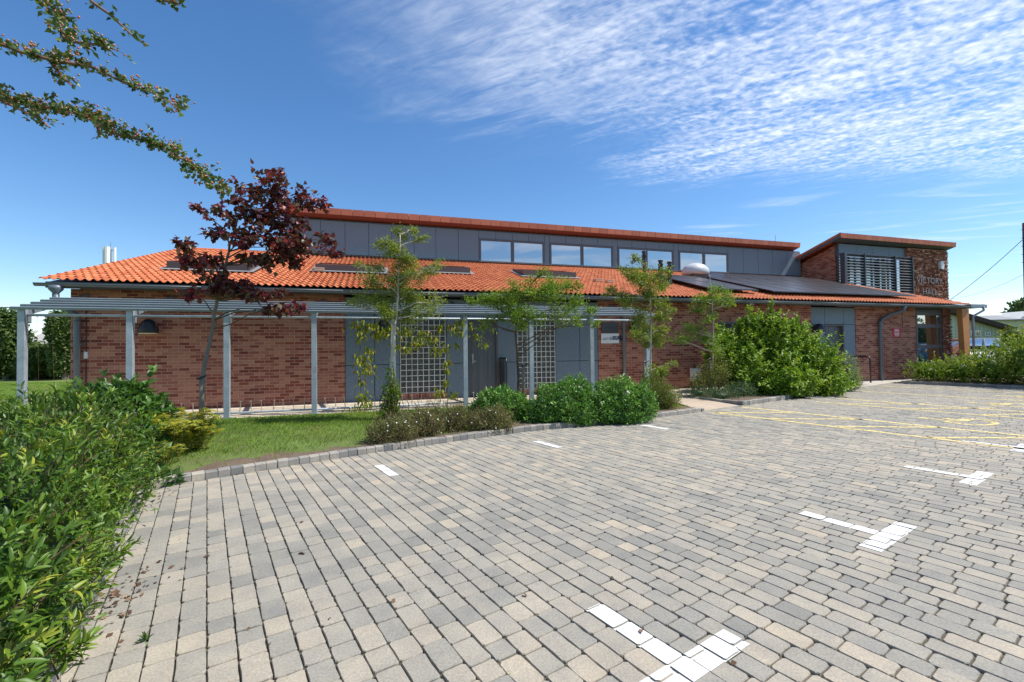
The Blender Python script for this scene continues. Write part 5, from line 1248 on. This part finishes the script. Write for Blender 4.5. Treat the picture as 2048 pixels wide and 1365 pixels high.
def gfn2(x, y):
    s = x*CA+y*SA; t = -x*SA+y*CA
    return (s < -6.6) & (t > 12.6)
grass('grass', 'mown lawn beyond the left end of the hall', 90000, -26, -7, 9, 22, gfn2, .05, .012, .045)

# litter, weed, twig on the paving
b = MB()
def litter(n, cx, cy, sx, sy):
    for i in range(n):
        x, y = cx+random.gauss(0, sx), cy+random.gauss(0, sy); a = random.random()*6.3; L = random.uniform(.015, .045); w_ = L*.3; z = .004
        p0 = Vector((x, y, z)); d = Vector((math.cos(a), math.sin(a), random.uniform(0, .3))); s_ = Vector((-d.y, d.x, random.uniform(0, .4)))
        b.add([p0, p0+d*L*.5-s_*w_, p0+d*L, p0+d*L*.5+s_*w_+Vector((0, 0, .004))], [(0, 1, 2, 3)], random.random())
g1 = G(215, 1200); litter(110, g1[0], g1[1], .1, .2); g1 = G(262, 1010); litter(90, g1[0], g1[1], .09, .25); g1 = G(165, 1290); litter(45, g1[0], g1[1], .07, .15)
for i in range(16): g1 = G(random.uniform(250, 1500), random.uniform(950, 1350)); litter(1, g1[0], g1[1], .01, .01)
o = b.build('leaf_litter', var_mat('dry_leaves', [(0, (.05, .03, .02)), (.6, (.12, .065, .04)), (1, (.27, .18, .11))], namt=.2), None); tag(o, 'dry brown fallen leaves scattered on the setts along the hedge', 'fallen leaves', None, 'stuff')
mp_ = rng.uniform((-.3, -.3), (5.6, 12), (520, 2)); mp_[:, 1] = np.round((mp_[:, 1]+.6)/.12)*.12-.6
mw = np.array([pq(a, c+random.gauss(0, .002), -.006) for a, c in mp_]); mw = np.repeat(mw, 9, 0)+rng.normal(size=(4680, 3))*np.array([.006, .006, .001])
o = leaves('moss', LM['green1'], mw, rng.normal(size=(4680, 3))*.6+np.array([0, 0, .8]), rng.normal(size=(4680, 3)), .011*(rng.random(4680)*.7+.4), .004); tag(o, 'tiny moss and grass tufts growing in the joints of the setts', 'moss', None, 'stuff')
g1 = G(293, 1283); e = empty('weed', (g1[0], g1[1], .0), 'small rooted weed with pointed green leaves growing between setts', 'weed')
n = 11; A = rng.normal(size=(n, 3))+np.array([0, 0, .8]); leaves('leaf', LM['hedge'], np.tile(np.array([g1[0], g1[1], .004]), (n, 1)), A, rng.normal(size=(n, 3))*.3+np.array([0, 0, 1]), .05, .012, e, 1)
g1 = G(603, 1109); b = MB(); b.tube([(g1[0]-.02, g1[1], .006), (g1[0], g1[1]+.004, .009), (g1[0]+.022, g1[1]-.006, .007)], [.004, .007, .005], 6); o = b.build('seed_pod', M['twig'], None, True, (g1[0], g1[1], 0)); tag(o, 'small dark dry twig lying alone on the pale setts', 'twig')

# ------------------------------------------------------------------ background
def bgtree(label, x, ybase, ytop, Y, wpx, n=5000, m='far', group='trees beyond the lawn', name='tree', L=.2):
    base = P(x, ybase, Y); top = P(x, ytop, Y).z; w_ = wpx*Y/F/2; h = top
    e = empty(name, (base.x, base.y, 0), label, 'tree', group); b = MB(); b.tube([(base.x, base.y, -.05), (base.x+.1, base.y, h*.35), (base.x, base.y, h*.75)], [h*.04, h*.03, h*.01], 8); b.build('trunk', M['bark'], e)
    lobes = []
    for k in range(9):
        a = rng.uniform(0, 2*PI); rr = rng.uniform(.1, .62)*w_; zz = rng.uniform(.25, .78)*h
        lobes.append(((base.x+math.cos(a)*rr, base.y+math.sin(a)*rr, zz), (w_*.45, w_*.45, h*.22)))
    lobes.append(((base.x, base.y, h*.5), (w_*.62, w_*.62, h*.42)))
    p, nn = lobes_points(lobes, n, .35, .3)
    A = rng.normal(size=p.shape)+nn*.6; var = np.clip(rng.random(n)*.6+patch_noise(p, 1.1)*.4, 0, 1)
    leaves('crown', LM[m], p, A, nn+rng.normal(size=p.shape)*.5, L*(rng.random(n)*.7+.6), L*.6, e, 0, var, .2, .3)
    k = MB()
    cc, rr = lobes[-1]; prof = [(max(math.sin(PI*i/8), .02)*.8, -math.cos(PI*i/8)*.8) for i in range(9)]
    k.lathe((0, 0, 0), prof, 12, fn=lambda x, y, z: (cc[0]+x*rr[0], cc[1]+y*rr[1], cc[2]+z*rr[2])); k.build('inner_foliage', LM[m], e, True)
bgtree('rounded mid green tree at the far left edge beyond the lawn', 12, 757, 612, 25, 105, 9000, 'far', L=.22)
bgtree('dark green tree seen between the leftmost post and the hall corner', 130, 757, 612, 24, 66, 8000, 'far', L=.2)
bgtree('lower bushy tree between the two, in front of the grey shed', 72, 757, 688, 24.5, 80, 7000, 'far', L=.2)
bgtree('small shrubby tree directly behind the leftmost pergola post', 45, 757, 700, 25.5, 60, 3500, 'far', L=.2)
for k, (x, y) in enumerate(((-32, 22), (-36, 18), (-40, 13), (-43, 7))):
    pxx = 1024+F*x/y; bgtree('boundary tree off the left side, %s from the hall' % ('nearest', 'second', 'third', 'farthest')[k], pxx, 757, 560, y, F*5.5/y, 2500, 'far', 'boundary trees off to the left', 'boundary_tree', .3)
L = [((x, 25.5+.3*math.sin(x*3), .8), (1.1, .8, 1.0)) for x in np.arange(-34, -16, 1.1)]
bush('boundary_hedge', 'dark continuous hedge along the far side of the left lawn', 'hedge', L, 12000, .16, .1, LM['far'], 0, None, .3, .7, 0, None, .35, .3, .1, .03, .85, 3)
a = P(20, 700, 36); c = P(125, 700, 36); zt_ = P(80, 655, 36).z
e = empty('shed', (a.x, 36, 0), 'low grey shed with a corrugated roof beyond the left hand trees', 'shed')
b = MB(); b.box((a.x, 36.2, 0), (c.x+3, 42, 1.9)); b.build('wall', plain('shed_wall', (.25, .24, .22), .9), e)
b = MB()
for k in range(70):
    x0 = a.x-.3+k*(c.x+3.6-a.x)/70; x1 = a.x-.3+(k+1)*(c.x+3.6-a.x)/70; xm = (x0+x1)/2
    b.add([(x0, 35.8, 1.8), (xm, 35.8, 1.86), (xm, 39.5, zt_+.05), (x0, 39.5, zt_), (x1, 35.8, 1.8), (x1, 39.5, zt_)], [(0, 1, 2, 3), (1, 4, 5, 2)])
b.build('roof', plain('cement_sheet', (.3, .29, .28), .9, noise=.2, scale=2), e)
mp = P(220, 530, 70); zt_ = P(220, 497, 70).z; zb = P(220, 531, 70).z
e = empty('phone_mast', (mp.x, 70, 0), 'white mobile phone mast antennas rising behind the left roof slope', 'mast')
b = MB(); b.tube([(mp.x, 70, 0), (mp.x, 70, zt_)], [.3, .16], 10); b.build('pole', M['galv_dark'], e)
for k, (dx, dy) in enumerate(((-.62, -.3), (.05, -.55), (.72, .0))):
    b = MB(); w_ = (.22, .36, .2)[k]; b.tube([(mp.x+dx, 70+dy, zb), (mp.x+dx, 70+dy, zt_+.1)], w_, 10); b.build('antenna_panel', M['white'], e)
b = MB()
for z in (zb+.4, zt_-.4): b.box((mp.x-.8, 69.9, z), (mp.x+.85, 70.0, z+.12))
b.tube([(mp.x+.1, 70, zt_), (mp.x+.1, 70, zt_+.9)], .04, 5); b.build('bracket', M['galv_dark'], e)

# right: houses, trees, hedge, pole
Yh = 34.0
e = empty('bungalow', tuple(P(1950, 690, Yh))[:2]+(0,), 'pale green boarded bungalow gable with dark brown verge beyond the right hedge', 'house')
rt = P(1850, 606, Yh); rb = P(2021, 657, Yh); wl = P(1875, 650, Yh)
sl_ = (rb.z-rt.z)/(rb.x-rt.x); xl = rt.x-(rb.x-rt.x)
poly = [(xl+1, Yh, 0), (rb.x-.5, Yh, 0), (rb.x-.5, Yh, rb.z-.15), (rt.x, Yh, rt.z-.3), (xl+1, Yh, rb.z-.15)]
b = MB(); b.prism(poly, (0, 12, 0)); b.build('wall', plain('pale_green_render', (.50, .56, .42), .85, noise=.06), e)
b = MB()
for x in np.arange(xl+1.1, rb.x-.5, .3):
    zt_ = min(rb.z-.3+(rt.z-rb.z)*(1-abs(x-rt.x)/(rb.x-rt.x)), rt.z-.5)
    b.box((x, Yh-.02, .1), (x+.03, Yh-.003, zt_))
b.build('board_batten', plain('pale_green_batten', (.42, .48, .36), .85), e)
b = MB()
for sgn, xx in ((1, rb.x), (-1, xl)):
    b.prism([(rt.x, Yh-.5, rt.z), (xx, Yh-.5, rb.z), (xx, Yh-.5, rb.z-.3), (rt.x, Yh-.5, rt.z-.32)], (0, 13, 0))
b.build('roof', plain('dark_brown_roof', (.055, .035, .028), .85, noise=.2), e)
for x0, x1, y0, y1 in ((1940, 1961, 661, 673), (1969, 1981, 664.5, 673)):
    A_ = P(x0, y0, Yh-.03); B_ = P(x1, y1, Yh-.03); f = MB()
    for q in ((A_.x, A_.x+.07), (B_.x-.07, B_.x), ((A_.x+B_.x)/2-.04, (A_.x+B_.x)/2+.04)): f.box((q[0], Yh-.08, B_.z), (q[1], Yh-.004, A_.z))
    f.box((A_.x+.07, Yh-.078, A_.z-.07), (B_.x-.07, Yh-.006, A_.z)); f.box((A_.x+.07, Yh-.078, B_.z), (B_.x-.07, Yh-.006, B_.z+.07)); wn = f.build('window', M['white'], e)
    g = MB(); g.box((A_.x+.03, Yh-.05, B_.z+.03), (B_.x-.03, Yh-.03, A_.z-.03)); g.build('pane', M['glass'], wn)
Y2 = 52.0; A_ = P(1975, 640, Y2); B_ = P(2075, 634, Y2)
e = empty('house', (A_.x, Y2, 0), 'more distant white house with shallow grey roof at the right edge', 'house')
b = MB(); b.box((A_.x+.6, Y2, 0), (B_.x+6, Y2+8, A_.z-.1)); b.prism([(A_.x+3, Y2-.05, A_.z-.3), (A_.x+7.5, Y2-.05, A_.z-.3), (A_.x+5.2, Y2-.05, A_.z+1.0)], (0, 3, 0)); b.build('wall', plain('white_render', (.62, .62, .58), .85), e)
b = MB(); b.prism([(A_.x-.4, Y2-.6, A_.z-.15), (B_.x+6.5, Y2-.6, A_.z-.05), (B_.x+6.5, Y2+4, A_.z+.7), (A_.x+.6, Y2+4, A_.z+.6)], (0, 0, .12)); b.build('roof', plain('grey_slate', (.2, .21, .22), .7), e)
bgtree('large dark tree at the right edge behind the houses', 2078, 700, 590, 60, 90, 6000, 'far', 'trees behind the houses', 'tree', .55)
bgtree('purple leaved tree above the grey roof at the right', 1985, 700, 634, 62, 30, 2500, 'purple', 'trees behind the houses', 'tree', .5)
bgtree('small green tree between the two houses at the right', 2012, 690, 652, 46, 32, 2500, 'green1', 'trees behind the houses', 'tree', .35)
for k, (x, y) in enumerate(((64, 44), (68, 36), (72, 28), (76, 20))):
    bgtree('boundary tree off the right side, %s' % ('second nearest the camera', 'third nearest the camera', 'closest of the group', 'beyond the distant house')[k], 1024+F*x/y, 700, 570, y, F*9/y, 2200, 'far', 'boundary trees off to the right', 'boundary_tree', .5)
hx = P(2030, 690, 30); L = [((hx.x+k*1.0, 30+.1*k, 1.35), (.85, .9, 1.2)) for k in range(9)]
bush('clipped_hedge', 'yellow green clipped hedge beside the bungalow at the right edge', 'hedge', L, 9000, .12, .07, LM['yhedge'], 0, None, .4, .8, 0, None, .25, .2, .1, .1, .85, 3)
# planting opposite the corner window
L = [((*b2w(36+k*1.0, 1.5+k*.9)[:2], 1.5), (1.1, 1.1, 1.7)) for k in range(12)]
bush('boundary_hedge', 'tall green hedge off the right side behind the parked blue car', 'hedge', L, 9000, .2, .13, LM['far'], 0, None, .3, .7, 0, None, .35, .3, .1, .03, .85, 3)
# pole and cables
pt_ = P(2050, 446, 22); pb = Vector((pt_.x, 22, 0))
e = empty('utility_pole', tuple(pb), 'tall reddish brown wooden utility pole cut by the right edge', 'utility pole')
b = MB(); b.tube([pb, pt_], [.14, .1], 12); b.build('pole', plain('creosote_pole', (.09, .035, .03), .8, noise=.2), e, True)
b = MB()
for k in range(5): z = pt_.z-.35-k*.4; b.tube([(pt_.x-.22, 22, z), (pt_.x+.22, 22, z)], .012, 5)
b.build('step_iron', M['dark'], e)
def cable(name, a, c, sag, r, label):
    a, c = Vector(a), Vector(c); b = MB(); b.tube([a.lerp(c, t)-Vector((0, 0, sag*4*t*(1-t))) for t in np.linspace(0, 1, 14)], r, 5); o = b.build(name, M['dark'], None, True, tuple(a)); tag(o, label, 'cable', 'overhead cables at the right')
cable('overhead_cable', P(2044, 481, 22), P(1899, 601, 27.5), .12, .014, 'thicker upper overhead cable running steeply from pole top to the hall')
cable('overhead_cable', P(2046, 550, 22), P(1903, 598.5, 27.5), .18, .007, 'thinner lower overhead cable running at a shallow slope to the hall')

# cars: lofted body
def car(loc, rz_, paint_, label, L=4.2, Wd=1.76, H=1.5):
    e = empty('parked_car', loc, label, 'car', None, rz_); m4 = MWp(e)
    fn = lambda x, y, z: tuple(m4 @ Vector((x, y, z)))
    def loft(secs, name, m, par=e, sm=True):
        b = MB(); k = len(secs[0]); V = [fn(*p) for s in secs for p in s]
        fs = [(i*k+j, i*k+(j+1) % k, (i+1)*k+(j+1) % k, (i+1)*k+j) for i in range(len(secs)-1) for j in range(k)]
        fs += [tuple(range(k))[::-1], tuple((len(secs)-1)*k+j for j in range(k))]; b.add(V, fs); return b.build(name, m, par, sm)
    def sec(x, z0, z1, w_, r=.14):
        h = w_/2; return [(x, -h+r*.4, z0), (x, -h, z0+r), (x, -h, z1-r), (x, -h+r, z1), (x, h-r, z1), (x, h, z1-r), (x, h, z0+r), (x, h-r*.4, z0)]
    loft([sec(-L/2, .38, .72, Wd-.3), sec(-L/2+.1, .26, .84, Wd-.08), sec(-L/2+.6, .2, .95, Wd), sec(-.3, .2, .98, Wd), sec(L*.2, .2, .95, Wd), sec(L/2-.5, .22, .86, Wd-.04), sec(L/2-.08, .28, .7, Wd-.2), sec(L/2, .36, .6, Wd-.4)], 'body', paint_)
    cab = [(-L/2+.06, .9, .92, Wd-.2), (-L/2+.45, .9, H-.07, Wd-.42), (-L/2+1.1, .9, H, Wd-.42), (.25, .9, H-.02, Wd-.42), (L*.27, .88, .95, Wd-.2)]
    loft([sec(x, a, c, w_, .1 if c-a > .2 else .015) for x, a, c, w_ in cab], 'glasshouse', M['glass'])
    b = MB(); b.box((-L/2+.42, -(Wd-.6)/2, H-.06), (.28, (Wd-.6)/2, H+.012), fn)
    for s in (-1, 1):
        for x0, z0, x1, z1 in ((-L/2+.12, .92, -L/2+.5, H-.03), (-.5, .95, -.5, H-.01), (L*.27, .96, .28, H-.02)): b.tube([fn(x0, s*(Wd-.2)/2, z0), fn(x1, s*(Wd-.44)/2, z1)], .035, 6)
    b.build('roof_panel', paint_, e)
    for x in (-L*.31, L*.31):
        for s in (-1, 1):
            b = MB(); b.tube([fn(x, s*(Wd/2-.2), .32), fn(x, s*(Wd/2+.01), .32)], .32, 20); wh = b.build('wheel', M['dark'], e)
            b = MB(); b.tube([fn(x, s*(Wd/2-.02), .32), fn(x, s*(Wd/2+.02), .32)], .2, 14); b.build('rim', M['galv'], wh)
    for s in (-1, 1):
        b = MB(); b.box((-L/2+.0, s*(Wd/2-.32)-.13, .72), (-L/2+.14, s*(Wd/2-.32)+.2*s+.05, .9), fn); b.build('tail_light', plain('red_lens', (.35, .01, .01), .2), e)
        b = MB(); b.box((L/2-.2, s*(Wd/2-.35)-.13, .58), (L/2-.02, s*(Wd/2-.35)+.13, .7), fn); b.build('headlight', M['white'], e)
    b = MB(); b.box((-L/2-.012, -.26, .5), (-L/2+.03, .26, .61), fn); b.build('number_plate', plain('yellow_plate', (.6, .45, .05), .5), e)
pc = P(1957, 690, 25.5); car((pc.x, 25.5, 0), R(5), plain('silver_paint', (.72, .72, .72), .3, noise=.02), 'silver car with only its roof showing above the right hedge', 4.3, 1.76, 1.72)
bx = b2w(33.5, 5.0); car((bx[0], bx[1], 0), TH+R(200), plain('blue_paint', (.02, .16, .26), .2, noise=.03), 'blue hatchback parked opposite, seen only as a reflection in the corner window')
